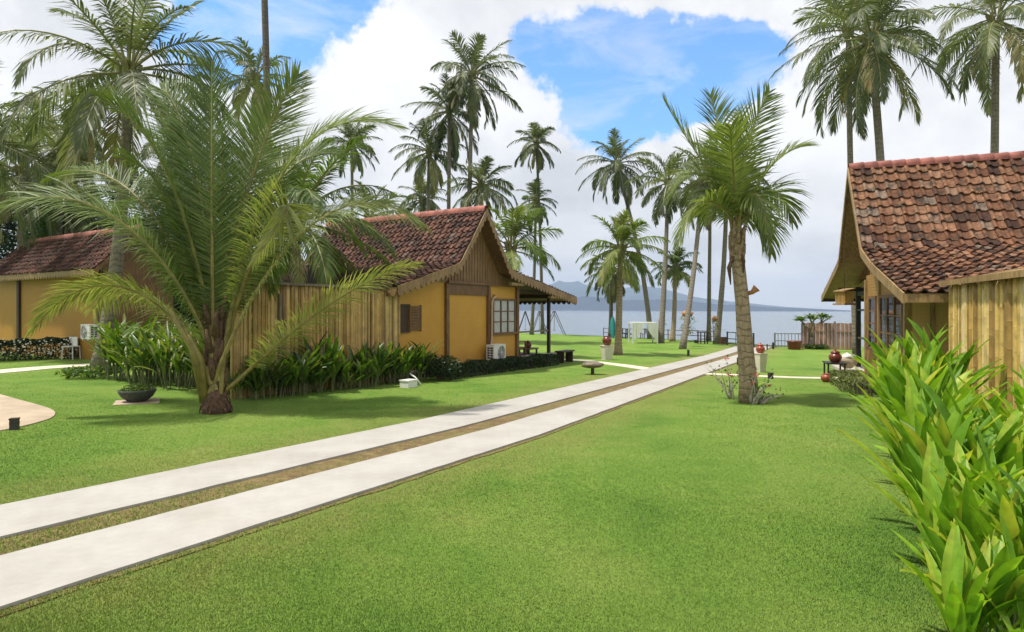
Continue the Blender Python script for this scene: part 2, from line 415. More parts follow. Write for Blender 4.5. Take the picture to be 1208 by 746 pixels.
def water_mat():
    m, nt, b, out = new_mat('sea water')
    p = pos(nt)
    b.inputs['Base Color'].default_value = (0.10, 0.135, 0.165, 1); b.inputs['Roughness'].default_value = 0.22
    b.inputs['IOR'].default_value = 1.33
    bump(nt, b, noisen(nt, scaled(nt, p, (0.6, 1.0, 1)), 0.5, 5, 0.65), 0.5, 0.25)
    return m
M['water'] = water_mat()
M['hills'] = simple_mat('forested hills', (0.03, 0.055, 0.06), 0.95, 0.004, 0.4, 0.0)

# ------------------------------------------------------------------ setting: ground, drive, paths, sea, hills
SH = [(-400, 150), (-60, 104), (-0.4, 72), (8.4, 63), (17.3, 50.7), (18.9, 45.5), (24.5, 43.5), (70, 33), (400, -40)]
def shore(x):
    for (x0, y0), (x1, y1) in zip(SH, SH[1:]):
        if x <= x1: return y0+(y1-y0)*(x-x0)/(x1-x0)
    return SH[-1][1]
def build_ground():
    xs = list(np.arange(-400, -40, 12.0))+list(np.arange(-40, 45, 0.8))+list(np.arange(45, 401, 12.0))
    rows = 130; vs = []; fs = []
    for x in xs:
        S = shore(x); y0 = min(-60.0, S-60)
        for j in range(rows):
            y = y0+(S-y0)*(j/(rows-1)); z = gz(x, y)
            z += 0.006*noise.noise(Vector((x*0.35, y*0.35, 0)))
            vs.append((x, y, z))
        vs.append((x, S+0.35, -4.0)); vs.append((x, S+30, -4.0))
    n = rows+2
    for i in range(len(xs)-1):
        for j in range(n-1):
            fs.append((i*n+j, (i+1)*n+j, (i+1)*n+j+1, i*n+j+1))
    mb = MB(); mb.add(vs, fs)
    o = mb.build('lawn', M['lawn'], None, True); tag(o, kind='structure')
build_ground()
def dpt(q, off, dz=0.0):
    p = DD*q+DN*(off+drive_shift(q)); return Vector((p.x, p.y, gz(p.x, p.y)+dz))
QE = 47.0
def strip(name, o0, o1, q0, q1, dz, thick, mat, ragged=0.0, step=0.25, label=None):
    mb = MB(); n = int((q1-q0)/step); vs = []
    for i in range(n+1):
        q = q0+(q1-q0)*i/n
        a = o0+ragged*(noise.noise(Vector((q*1.7, o0*3, 0)))+0.6*noise.noise(Vector((q*5, o0*3, 2)))); c = o1+ragged*(noise.noise(Vector((q*1.7, o1*3, 5)))+0.6*noise.noise(Vector((q*5, o1*3, 7))))
        vs += [dpt(q, a, dz), dpt(q, c, dz), dpt(q, a, dz-thick), dpt(q, c, dz-thick)]
    fs = []
    for i in range(n):
        b = 4*i
        fs += [(b, b+1, b+5, b+4), (b+2, b, b+4, b+6), (b+1, b+3, b+7, b+5)]
    fs += [(0, 2, 3, 1), (4*n, 4*n+1, 4*n+3, 4*n+2)]
    mb.add(vs, fs); return tag(mb.build(name, mat), kind='structure')
strip('driveway_soil', -6.74, -4.27, -10, QE, 0.010, 0.05, M['soil'], 0.035, 0.1)
strip('driveway', -6.67, -5.71, -10, QE, 0.034, 0.07, M['concrete'], 0.014)
strip('driveway', -5.25, -4.34, -10, QE, 0.034, 0.07, M['concrete'], 0.014)
def flat_path(name, pts, w, mat, dz=0.018, thick=0.05):
    """a path of width w along ground points"""
    mb = MB(); vs = []; dense = []
    for a, b in zip(pts, pts[1:]):
        k = max(2, int((b-a).length/0.6))
        dense += [a.lerp(b, i/k) for i in range(k)]
    dense.append(pts[-1])
    for i, p in enumerate(dense):
        d = (dense[min(i+1, len(dense)-1)]-dense[max(i-1, 0)]); d.z = 0; d.normalize(); nrm = Vector((d.y, -d.x, 0))
        for sgn, z in ((-1, dz), (1, dz), (-1, dz-thick), (1, dz-thick)):
            q = p+nrm*sgn*w/2*(1+0.06*noise.noise(Vector((p.x*1.5, p.y*1.5, sgn)))); vs.append((q.x, q.y, gz(q.x, q.y)+z))
    fs = []
    for i in range(len(dense)-1):
        b = 4*i; fs += [(b, b+1, b+5, b+4), (b+2, b, b+4, b+6), (b+1, b+3, b+7, b+5)]
    e = 4*(len(dense)-1); fs += [(0, 2, 3, 1), (e, e+1, e+3, e+2)]
    mb.add(vs, fs); return tag(mb.build(name, mat), kind='structure')
def curve_pts(ps, k=8):
    out = []
    for i in range(len(ps)-1):
        p0 = ps[max(i-1, 0)]; p1 = ps[i]; p2 = ps[i+1]; p3 = ps[min(i+2, len(ps)-1)]
        for j in range(k):
            t = j/k
            out.append(0.5*((2*p1)+(p2-p0)*t+(2*p0-5*p1+4*p2-p3)*t*t+(3*p1-p0-3*p2+p3)*t**3))
    out.append(ps[-1]); return out
flat_path('footpath', [G(640, 423.5), G(690, 426), G(735, 431.5), G(772, 437)], 0.75, M['path'])
flat_path('footpath', curve_pts([G(832, 441.5), G(880, 443.5), G(940, 446), G(1003, 447)]), 0.6, M['path'])
flat_path('footpath', curve_pts([G(-140, 450), G(-60, 444), G(0, 439), G(50, 434.5), G(105, 431), G(150, 429)]), 1.1, M['path'])
def build_patio():
    edge = [G(px, py) for px, py in ((-60, 458), (-20, 461), (0, 466), (25, 473), (47, 479), (61, 484), (65, 489), (60, 494), (45, 499), (25, 504), (0, 509), (-40, 515), (-200, 535), (-260, 500), (-160, 462))]
    edge = curve_pts(edge+[edge[0]], 4)[:-1]
    c = sum(edge, Vector())/len(edge); mb = MB(); vs = []
    for p in edge: vs += [(p.x, p.y, gz(p.x, p.y)+0.016), (p.x, p.y, gz(p.x, p.y)-0.05)]
    n = len(edge); vs.append((c.x, c.y, gz(c.x, c.y)+0.016))
    fs = []
    for i in range(n):
        j = (i+1) % n; fs += [(2*i, 2*j, 2*n), (2*i, 2*i+1, 2*j+1, 2*j)]
    mb.add(vs, fs); tag(mb.build('patio', M['sandpath']), kind='structure'); return edge
PATIO = build_patio()
mb = MB(); mb.add([(-5800, -480, -2.6), (5800, -480, -2.6), (5800, 5850, -2.6), (-5800, 5850, -2.6)], [(0, 1, 2, 3)])
tag(mb.build('sea_water', M['water']), kind='structure')
def build_hills():
    prof = [(-900, 350), (-300, 345), (200, 350), (480, 353), (560, 350), (600, 344), (640, 336), (662, 332), (682, 332), (700, 337), (728, 341), (752, 337), (775, 340), (800, 346), (830, 351), (860, 355), (908, 360), (950, 363.5), (985, 366.3), (1040, 367.5)]
    D0 = 5000.0; mb = MB(); nx, ny = 260, 24; vs = []; fs = []
    for i in range(nx+1):
        px = -900+1940*i/nx
        for (a, ya), (b, yb) in zip(prof, prof[1:]):
            if a <= px <= b: yt = ya+(yb-ya)*(px-a)/(b-a)
        for j in range(ny+1):
            v = j/ny; t = D0-500+v*1300
            x = (px-CX)/F*D0*(0.97+0.03*t/D0)
            h = (HY-yt)/F*D0*(math.sin(math.pi*min(v/0.77, 1)/2) if v < 0.385 else math.cos((v-0.385)/0.615*math.pi/2)**0.7 if v < 1 else 0)/0.707
            h = (HY-yt)/F*D0*max(0.0, 1-abs(v-0.385)/0.62)**0.8
            h *= 1+0.16*noise.noise(Vector((x*0.0035, t*0.006, 1)))+0.1*noise.noise(Vector((x*0.012, t*0.015, 4)))
            vs.append((x, t, -4+h+2))
    for i in range(nx):
        for j in range(ny):
            a = i*(ny+1)+j; fs.append((a, a+ny+1, a+ny+2, a+1))
    mb.add(vs, fs); tag(mb.build('hills', M['hills'], None, True), kind='structure')
build_hills()

# ------------------------------------------------------------------ houses
class Frame:
    """house frame: s along the gable, l along the ridge, z up (absolute)"""
    def __init__(s, o, d, e): s.o = Vector((o[0], o[1], 0)); s.d = Vector((d[0], d[1], 0)).normalized(); s.e = Vector((e[0], e[1], 0)).normalized()
    def __call__(s, a, l, z): return s.o+s.d*a+s.e*l+UP*z
    def box(s, mb, a0, a1, l0, l1, z0, z1, var=0.5, mi=0):
        mb.obox(s(a0, l0, z0), s.d*(a1-a0), s.e*(l1-l0), UP*(z1-z0), var, mi)
def prof_z(prof, a):
    for (a0, z0), (a1, z1) in zip(prof, prof[1:]):
        if a0-1e-6 <= a <= a1+1e-6: return z0+(z1-z0)*(a-a0)/(a1-a0)
    return prof[0][1] if a < prof[0][0] else prof[-1][1]
def smooth_prof(prof, k):
    """round the knees of the roof line"""
    out = []
    for i, p in enumerate(prof):
        if 0 < i < len(prof)-1 and i != k:
            a, b = prof[i-1], prof[i+1]
            for f in (0.22, 0.08, 0): out.append((p[0]+(a[0]-p[0])*f, p[1]+(a[1]-p[1])*f))
            out.pop()
            out.append((p[0]+0.0*(b[0]-p[0]), p[1]+0.03))
            for f in (0.08, 0.22): out.append((p[0]+(b[0]-p[0])*f, p[1]+(b[1]-p[1])*f))
        else: out.append(p)
    return out
def tiles(H, prof, apex, L0, L1, root, mat, tw=0.235, th=0.25, name='roof', seed=1, dark=0.0):
    rnd = random.Random(seed); mb = MB()
    ia = min(range(len(prof)), key=lambda i: abs(prof[i][0]-apex))
    for side in (0, 1):
        pl = prof[ia::-1] if side == 0 else prof[ia:]
        dist = [0.0]
        for a, b in zip(pl, pl[1:]): dist.append(dist[-1]+math.hypot(b[0]-a[0], b[1]-a[1]))
        def at(dd):
            for i in range(len(pl)-1):
                if dd <= dist[i+1] or i == len(pl)-2:
                    f = (dd-dist[i])/(dist[i+1]-dist[i])
                    p = (pl[i][0]+(pl[i+1][0]-pl[i][0])*f, pl[i][1]+(pl[i+1][1]-pl[i][1])*f)
                    tx, tz = (pl[i+1][0]-pl[i][0])/(dist[i+1]-dist[i]), (pl[i+1][1]-pl[i][1])/(dist[i+1]-dist[i])
                    nx, nz = -tz, tx
                    if nz < 0: nx, nz = -nx, -nz
                    return p, (nx, nz)
        knee = next((dist[i] for i in range(len(pl)-1) if abs(pl[i+1][1]-pl[i][1]) < 0.8*abs(pl[i+1][0]-pl[i][0])), 99.0); low_ = 0.17; tot = dist[-1]; nr = int(tot/th); ncol = int((L1-L0)/tw); w = (L1-L0)/ncol; r = tot/nr
        pf = [(0.0, 0.034), (0.07, 0.078), (0.2, 0.092), (0.34, 0.060), (0.5, 0.014), (0.75, 0.004), (0.9, 0.014), (1.0, 0.034)]
        for i in range(nr):
            for j in range(ncol):
                jz = rnd.uniform(-0.012, 0.012); jl = rnd.uniform(-0.014, 0.014); jr = rnd.uniform(-0.028, 0.028); tilt = rnd.uniform(-0.012, 0.012)
                p0, n0 = at(i*r-0.0 if i else 0.0); p1, n1 = at(min((i+1)*r+0.045+jr, tot+0.05))
                var = min(1, max(0, rnd.gauss(0.52-dark-low_*(1 if i*r > knee else 0), 0.27)+0.28*noise.noise(Vector((j*0.3, i*0.35, seed*9+side*40)))))
                if rnd.random() < 0.012: var = 1.0
                vs = []
                for fr, hh in pf:
                    l = L0+(j+fr)*w+jl; h0 = hh*0.7+0.002; h1 = hh+0.042+jz+tilt*fr
                    vs.append(H(p0[0]+n0[0]*h0, l, p0[1]+n0[1]*h0))
                    vs.append(H(p1[0]+n1[0]*h1, l, p1[1]+n1[1]*h1))
                    vs.append(H(p1[0]+n1[0]*(h1-0.036), l, p1[1]+n1[1]*(h1-0.036)))
                fs = []
                for k in range(len(pf)-1):
                    b = 3*k; fs += [(b, b+1, b+4, b+3), (b+1, b+2, b+5, b+4)]
                mb.add(vs, fs, var)
    roof = mb.build(name, mat, root, False)
    # ridge
    rb = MB(); n = int((L1-L0)/0.34); zr = prof[ia][1]
    for i in range(n+1):
        l = L0+(L1-L0)*i/n; l2 = min(L0+(L1-L0)*(i+1)/n+0.03, L1+0.05)
        vs = []
        for rr, ll in ((0.13, l), (0.15, l2), (0.125, l2)):
            for k in range(9):
                a = math.pi*(k/8*1.2-0.1); vs.append(H(apex+rr*math.cos(a), ll, zr-0.01+rr*1.15*math.sin(a)+rnd.uniform(-0.004, 0.004)))
        fs = []
        for q in (0, 9):
            for k in range(8): fs.append((q+k, q+k+1, q+k+10, q+k+9))
        rb.add(vs, fs, 0.5)
        if i == n: break
    rb.build('ridge_cap', M['ridge'], roof, True)
    return roof
def roof_deck(H, prof, L0, L1, root, mat, thick=0.07, drop=0.015, name='soffit'):
    mb = MB()
    for (a0, z0), (a1, z1) in zip(prof, prof[1:]):
        vs = [H(a0, L0, z0-drop), H(a1, L0, z1-drop), H(a1, L1, z1-drop), H(a0, L1, z0-drop), H(a0, L0, z0-drop-thick), H(a1, L0, z1-drop-thick), H(a1, L1, z1-drop-thick), H(a0, L1, z0-drop-thick)]
        mb.add(vs, [(0, 1, 2, 3), (7, 6, 5, 4), (0, 4, 5, 1), (3, 2, 6, 7)])
    a, z = prof[0]; mb.add([H(a, L0, z-drop), H(a, L1, z-drop), H(a, L1, z-drop-thick), H(a, L0, z-drop-thick)], [(0, 1, 2, 3)])
    a, z = prof[-1]; mb.add([H(a, L0, z-drop), H(a, L1, z-drop), H(a, L1, z-drop-thick), H(a, L0, z-drop-thick)], [(0, 1, 2, 3)])
    return mb.build(name, mat, root)
def board_along(H, pts, l, depth, thick, mat, root, name, scallop=0.0, pitch=0.2, along='s', topoff=0.02):
    """a board hung under a line of (s,z) points at ridge position l (or of (l,z) points at s=l when along='l')"""
    mb = MB(); dense = []
    for a, b in zip(pts, pts[1:]):
        L = math.hypot(b[0]-a[0], b[1]-a[1]); k = max(2, int(L/(pitch/6)) if scallop else int(L/0.3)+1)
        dense += [(a[0]+(b[0]-a[0])*i/k, a[1]+(b[1]-a[1])*i/k) for i in range(k)]
    dense.append(pts[-1]); run = 0.0; vs = []
    for i, p in enumerate(dense):
        if i: run += math.hypot(p[0]-dense[i-1][0], p[1]-dense[i-1][1])
        d = depth+(scallop*abs(math.sin(math.pi*run/pitch))-scallop if scallop else 0)
        for t in (0, thick):
            if along == 's': vs += [H(p[0], l+t, p[1]+topoff), H(p[0], l+t, p[1]-d)]
            else: vs += [H(l+t, p[0], p[1]+topoff), H(l+t, p[0], p[1]-d)]
    fs = []
    for i in range(len(dense)-1):
        b = 4*i; fs += [(b, b+1, b+5, b+4), (b+2, b+6, b+7, b+3), (b, b+4, b+6, b+2), (b+1, b+3, b+7, b+5)]
    e = 4*(len(dense)-1); fs += [(0, 2, 3, 1), (e, e+1, e+3, e+2)]
    mb.add(vs, fs); return mb.build(name, mat, root)
def gable_panel(mb, H, a0, a1, zb, prof, l0, l1, drop=0.11, ztop=None):
    cuts = sorted({a0, a1}|{a for a, z in prof if a0 < a < a1})
    for x0, x1 in zip(cuts, cuts[1:]):
        z0, z1 = prof_z(prof, x0)-drop, prof_z(prof, x1)-drop
        if ztop is not None: z0, z1 = min(z0, ztop), min(z1, ztop)
        if z0 <= zb and z1 <= zb: continue
        vs = [H(x0, l0, zb), H(x1, l0, zb), H(x1, l0, z1), H(x0, l0, z0), H(x0, l1, zb), H(x1, l1, zb), H(x1, l1, z1), H(x0, l1, z0)]
        mb.add(vs, [(0, 1, 2, 3), (7, 6, 5, 4), (3, 2, 6, 7), (0, 3, 7, 4), (1, 5, 6, 2)])
def window(H, root, a0, a1, l, z0, z1, cols, rows, wood, backmat, name='window', bar=0.05, curtain=False, split=None):
    """frame stands proud of the wall at ridge position l (outwards is -l)"""
    mb = MB(); fw = 0.085
    H.box(mb, a0, a1, l-0.05, l+0.02, z1-fw, z1); H.box(mb, a0-0.03, a1+0.03, l-0.08, l+0.02, z0-0.04, z0+fw*0.6)
    H.box(mb, a0, a0+fw, l-0.05, l+0.02, z0+fw*0.6, z1-fw); H.box(mb, a1-fw, a1, l-0.05, l+0.02, z0+fw*0.6, z1-fw)
    W = a1-a0-2*fw; zl, zh = z0+fw*0.6, z1-fw
    for c in range(1, cols):
        x = a0+fw+W*c/cols; b = bar*1.5
        H.box(mb, x-b/2, x+b/2, l-0.045, l+0.015, zl, zh)
    for c in range(cols):
        x0 = a0+fw+W*c/cols+(bar*0.75 if c else 0); x1 = a0+fw+W*(c+1)/cols-(bar*0.75 if c < cols-1 else 0)
        for r in range(1, rows):
            z = zl+(zh-zl)*r/rows; H.box(mb, x0, x1, l-0.035, l+0.005, z-bar*0.4, z+bar*0.4)
    w = mb.build(name, wood, root)
    g = MB(); g.add([H(a0+0.02, l-0.02, zl-0.01), H(a1-0.02, l-0.02, zl-0.01), H(a1-0.02, l-0.02, zh+0.01), H(a0+0.02, l-0.02, zh+0.01)], [(0, 1, 2, 3)]); g.build('pane', backmat, w)
    if curtain:
        c = MB(); n = 40; vs = []
        for i in range(n+1):
            x = a0+0.03+(a1-a0-0.06)*i/n; off = 0.006*math.sin(i*1.9)
            vs += [H(x, l-0.009+off*0.4, zl), H(x, l-0.009+off*0.4, zh)]
        c.add(vs, [(2*i, 2*i+2, 2*i+3, 2*i+1) for i in range(n)]); c.build('curtain', M['curtain'], w, True)
    return w

# --- bungalow on the left of the drive
HL = Frame((-2.69, 17.71), (0.515, 0.857), (-0.857, 0.515))
PL = smooth_prof([(-0.95, 2.36), (2.0, 3.20), (3.54, 5.15), (5.15, 3.14), (10.74, 2.225)], 2)
def build_left_house():
    H = HL; b = H(3.2, 3, gz(-2.5, 21))
    root = thing('bungalow', 'yellow woven-walled bungalow with dark red tiled gable roof and open porch beside the drive', 'house', b)
    LL = 7.6
    tiles(H, PL, 3.54, 0.0, LL, root, M['tile_dark'], seed=3, dark=0.02)
    roof_deck(H, PL, 0.03, LL-0.03, root, M['wood'])
    board_along(H, [p for p in PL], -0.035, 0.30, 0.03, M['wood_mid'], root, 'bargeboard', 0.14, 0.25, topoff=0.03)
    board_along(H, [(0.0, 2.34), (LL, 2.34)], -0.985, 0.24, 0.03, M['wood_mid'], root, 'fascia', 0.12, 0.25, along='l')
    board_along(H, [(0.0, 2.21), (LL, 2.21)], 10.745, 0.22, 0.03, M['wood_dark'], root, 'fascia', 0.11, 0.25, along='l')
    zf = -0.07
    # walls
    w = MB(); gable_panel(w, H, -0.55, 6.5, zf, PL, 0.56, 0.66, ztop=2.62); w.build('wall', M['yellow'], root)
    w = MB(); H.box(w, -0.55, -0.45, 0.66, LL-0.4, zf, 2.3); w.build('wall', M['yellow'], root)
    w = MB(); H.box(w, 6.4, 6.5, 0.66, LL-0.4, zf, 2.7); w.build('wall', M['yellow'], root)
    w = MB(); gable_panel(w, H, -0.55, 6.5, zf, PL, LL-0.4, LL-0.3, ztop=4.9); w.build('wall', M['wood'], root)
    # gable boards with upright battens
    g = MB(); gable_panel(g, H, 0.9, 6.1, 2.62, PL, 0.52, 0.64)
    k = 0.95
    while k < 6.1:
        zt = prof_z(PL, k)-0.14
        if zt > 2.8: H.box(g, k-0.012, k+0.012, 0.50, 0.52, 2.66, zt)
        k += 0.165
    g.build('gable_board', M['wood_gable'], root)
    for bx in ((2.12, 4.38, 0.505, 0.56, 2.24, 2.60), (2.02, 4.5, 0.44, 0.53, 2.60, 2.69), (4.52, 6.45, 0.46, 0.56, 2.60, 2.67)):
        g = MB(); H.box(g, *bx); g.build('wall_plate', M['wood'], root)
    for a, t in ((2.0, 2.62), (4.45, 2.62), (6.46, 2.75), (-0.5, 2.4)):
        p = MB(); H.box(p, a-0.075, a+0.075, 0.46, 0.62, zf, t-0.03); p.build('post', M['wood'], root)
    # windows
    window(H, root, 4.72, 6.36, 0.545, 0.86, 2.16, 3, 3, M['wood'], M['pane'], curtain=True)
    wf = MB(); H.box(wf, -0.32, 0.14, 0.545, 0.575, 1.10, 1.86); H.box(wf, -0.36, 0.2, 0.50, 0.56, 1.06, 1.11); H.box(wf, -0.36, 0.2, 0.50, 0.56, 1.85, 1.90)
    w = wf.build('window', M['wood_dark'], root)
    sh = MB()
    for i in range(9): H.box(sh, 0.20, 0.68, 0.505, 0.53, 1.12+i*0.083, 1.18+i*0.083)
    H.box(sh, 0.16, 0.20, 0.50, 0.54, 1.08, 1.88); H.box(sh, 0.68, 0.72, 0.50, 0.54, 1.08, 1.88); sh.build('shutter', M['wood'], w)
    # beam stub sticking out below the eave
    for bx in ((5.3, 6.2, 0.05, 0.2, 2.64, 2.74), (8.35, 9.25, 0.02, 0.16, 2.22, 2.32)):
        s = MB(); H.box(s, *bx); s.build('beam_end', M['wood_lite'], root)
    # porch
    f = MB(); H.box(f, 6.5, 10.0, 0.4, LL-0.4, -0.45, -0.16)
    f.build('porch_floor', M['stone'], root)
    for bx in ((-0.6, 6.5, 0.28, 0.60, zf-0.10, zf-0.02), (6.5, 10.05, 0.30, 0.7, -0.15, -0.08)):
        f = MB(); H.box(f, *bx); f.build('plinth_slab', M['stone_pale'], root)
    f = MB(); H.box(f, -0.6, 6.5, 0.36, LL-0.4, -0.85, zf-0.10); f.build('plinth', M['stone'], root)
    for a, l in ((9.25, 0.6), (9.25, 3.6), (9.25, 6.8)):
        p = MB(); H.box(p, a-0.06, a+0.06, l-0.06, l+0.06, -0.16 if l > 1 else -0.6, 2.40); p.build('porch_post', M['wood_dark'], root)
    for bx in ((9.18, 9.32, 0.1, LL-0.2, 2.24, 2.38), (6.5, 9.18, 0.54, 0.66, 2.42, 2.54)):
        p = MB(); H.box(p, *bx); p.build('porch_beam', M['wood_dark'], root)
    p = MB(); H.box(p, 6.52, 9.2, 0.57, 0.63, 0.84, 0.90); p.build('railing', M['wood_grey'], root)
    p = MB(); H.box(p, 6.52, 7.6, 3.57, 3.63, 0.84, 0.90); p.build('railing', M['wood_grey'], root)
    # bathroom roof behind the bamboo wall
    r = MB(); H.box(r, -2.3, -2.18, 1.9, 2.02, -0.4, 2.95); r.build('roof_post', M['black'], root)
    return root
build_left_house()

# --- air conditioner outside the bungalow
def ac_unit(H, a0, a1, l0, l1, z0, z1, label, pipe=None):
    root = thing('air_conditioner', label, 'air conditioner', H((a0+a1)/2, l0, z0))
    mb = MB(); H.box(mb, a0, a1, l0, l1, z0+0.05, z1); H.box(mb, a0-0.01, a1+0.01, l0-0.01, l1+0.01, z1, z1+0.02)
    for a in (a0+0.1, a1-0.16): H.box(mb, a, a+0.06, l0, l1+0.05, z0, z0+0.05)
    mb.build('casing', M['white'], root)
    g = MB(); c = a0+(a1-a0)*0.62; zc = (z0+0.05+z1)/2; rr = (z1-z0)*0.40
    g.add([H(c+rr*math.cos(2*math.pi*k/24), l0-0.004, zc+rr*math.sin(2*math.pi*k/24)) for k in range(24)], [tuple(range(24))]); g.build('fan_opening', M['dark_metal'], root)
    g = MB()
    for q in range(1, 6):
        r2 = rr*q/5; pts = [H(c+r2*math.cos(2*math.pi*k/20), l0-0.014, zc+r2*math.sin(2*math.pi*k/20)) for k in range(21)]
        g.tube(pts, 0.006, 4)
    for k in range(4):
        a = math.pi*k/4; g.tube([H(c-rr*math.cos(a), l0-0.014, zc-rr*math.sin(a)), H(c+rr*math.cos(a), l0-0.014, zc+rr*math.sin(a))], 0.006, 4)
    g.build('fan_grille', M['white'], root)
    g = MB()
    for i in range(5):
        for j in range(2):
            g.obox(H(a0-0.006, l0+0.05+j*0.13, z0+0.12+i*0.085), H.d*0.004, H.e*0.10, UP*0.06)
    g.build('side_vent', M['dark_metal'], root)
    if pipe:
        g = MB(); g.tube(pipe, 0.035, 8); g.build('pipe', M['pipe'], root, True)
    return root
M['pipe'] = simple_mat('pipe wrap', (0.50, 0.34, 0.24), 0.7, 9, 0.2)
ac_unit(HL, 4.05, 4.82, 0.02, 0.34, -0.09, 0.50, 'white air conditioner unit with copper wrapped pipe on the yellow bungalow wall',
        [HL(4.28, 0.3, 0.45), HL(4.46, 0.40, 0.56), HL(4.52, 0.42, 0.75), HL(4.53, 0.42, 1.95), HL(4.60, 0.42, 2.12), HL(4.78, 0.42, 2.24), HL(4.86, 0.54, 2.26)])

# --- house on the right
HR = Frame((8.04, 12.5), (0.323, 0.946), (0.946, -0.323))
PR = smooth_prof([(0.0, 2.05), (2.8, 2.86), (4.05, 3.36), (5.79, 5.90), (7.28, 3.30), (10.7, 2.23)], 3)
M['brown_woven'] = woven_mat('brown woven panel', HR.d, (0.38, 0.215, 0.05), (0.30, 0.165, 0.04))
M['brown_woven_lit'] = woven_mat('lightened woven panel', HR.e, (0.62, 0.40, 0.16), (0.52, 0.33, 0.12))  # side wall copy, colour lightened to make up for the shade under the eave
def build_right_house():
    H = HR; root = thing('cottage', 'brown cottage on the right with large weathered orange-red tile roof and black porch posts', 'house', H(4, 4, gz(11, 15)))
    LL = 10.5
    tiles(H, PR, 5.79, 0.0, LL, root, M['tile'], tw=0.27, th=0.315, seed=5)
    roof_deck(H, PR, 0.03, LL, root, M['wood_mid'])
    board_along(H, [p for p in PR], -0.03, 0.20, 0.035, M['wood_lite'], root, 'bargeboard', topoff=0.02)
    board_along(H, [(0.0, 2.03), (0.75, 2.03)], -0.04, 0.16, 0.03, M['wood_lite'], root, 'fascia', along='l')
    board_along(H, [(0.0, 2.2), (LL, 2.2)], 10.72, 0.16, 0.03, M['wood_dark'], root, 'fascia', along='l')
    zf = -0.16; lw = 0.55
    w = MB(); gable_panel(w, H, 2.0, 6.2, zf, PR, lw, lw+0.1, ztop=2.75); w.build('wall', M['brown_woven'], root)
    w = MB(); gable_panel(w, H, 2.0, 9.2, 2.75, PR, lw+0.25, lw+0.35)
    k = 2.4
    while k < 8.6:
        zt = prof_z(PR, k)-0.13
        if zt > 2.9: H.box(w, k-0.012, k+0.012, lw+0.235, lw+0.25, 2.78, zt)
        k += 0.18
    w.build('gable_board', M['wood'], root)
    w = MB(); H.box(w, 2.0, 2.1, lw+0.1, LL-0.3, zf, 2.55); w.build('wall', M['brown_woven_lit'], root)
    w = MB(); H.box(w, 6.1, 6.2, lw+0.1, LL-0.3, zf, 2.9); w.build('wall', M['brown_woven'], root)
    for a in (2.06, 4.55, 6.14):
        p = MB(); H.box(p, a-0.075, a+0.075, lw-0.06, lw+0.04, zf, 2.62); p.build('post', M['wood_lite'], root)
    p = MB(); H.box(p, 1.97, 2.05, 1.0, 1.1, zf, 2.5); p.build('post', M['wood_lite'], root)
    w = window(H, root, 2.22, 4.42, lw-0.01, 0.62, 2.12, 3, 3, M['wood'], M['glass'])
    w = window(H, root, 4.86, 5.7, lw-0.01, 0.62, 2.12, 1, 4, M['wood'], M['glass'])
    f = MB(); H.box(f, 1.6, 9.4, 0.1, 0.55, -0.28, zf-0.02); H.box(f, 6.2, 9.4, 0.55, LL-0.4, -0.28, zf-0.02); f.build('porch_floor', M['stone_pale'], root)
    f = MB(); H.box(f, 1.65, 9.35, 0.16, LL-0.5, -0.9, -0.28); f.build('plinth', M['stone'], root)
    for l in (0.72, 4.2, 7.5):
        p = MB(); H.box(p, 8.55, 8.69, l, l+0.14, zf, 2.50); p.build('porch_post', M['black'], root)
    for bx in ((6.2, 8.55, 0.74, 0.84, 2.20, 2.34), (8.57, 8.67, 0.2, LL-0.4, 2.36, 2.48), (6.2, 8.55, 0.74, 0.84, 1.70, 1.76)):
        p = MB(); H.box(p, *bx); p.build('porch_beam', M['black'], root)
    for z in (0.78, 0.0):
        p = MB(); H.box(p, 6.2, 8.55, 0.76, 0.82, z, z+0.06); p.build('railing', M['wood_grey'], root)
    return root
build_right_house()

# --- hut on the far left
HB = Frame((-16.05, 23.5), (0.515, 0.857), (-0.857, 0.515))
PB = smooth_prof([(0.0, 3.32), (1.75, 5.10), (3.7, 3.3)], 1)
def build_far_hut():
    H = HB; root = thing('hut', 'ochre walled hut with brown tiled roof and toothed fascia behind the far hedge', 'house', H(1.8, 4, gz(-18, 26)))
    LL = 10.6
    tiles(H, PB, 1.75, 0.0, LL, root, M['tile_dark'], tw=0.26, th=0.26, seed=9, dark=0.1)
    roof_deck(H, PB, 0.03, LL-0.03, root, M['wood'])
    board_along(H, [(0.0, 3.30), (LL, 3.30)], -0.04, 0.26, 0.03, M['wood_lite'], root, 'fascia', 0.12, 0.24, along='l')
    board_along(H, PB, -0.03, 0.22, 0.03, M['wood'], root, 'bargeboard', 0.07, 0.22)
    zb = -0.4
    w = MB(); H.box(w, 0.5, 0.6, 0.5, LL-0.1, zb, 3.4); w.build('wall', M['ochre'], root)
    w = MB(); gable_panel(w, H, 0.5, 3.3, zb, PB, 0.45, 0.5); w.build('wall', M['wood'], root)
    for l in (0.47, 7.8):
        p = MB(); H.box(p, 0.40, 0.52, l, l+0.22, zb, 3.45); p.build('post', M['wood_dark'], root)
    return root
M['ochre'] = woven_mat('ochre woven panel', HB.e, (0.46, 0.235, 0.026), (0.37, 0.18, 0.022))
build_far_hut()
HBf = Frame(HB(0.0, 0, 0), HB.e, HB.d)
ac_unit(HBf, 0.55, 1.25, 0.05, 0.38, 0.55, 1.15, 'grey white air conditioner box on the ochre hut behind the hedge', [HBf(0.9, 0.42, 1.1), HBf(0.9, 0.42, 2.0), HBf(0.9, 0.5, 2.1)])

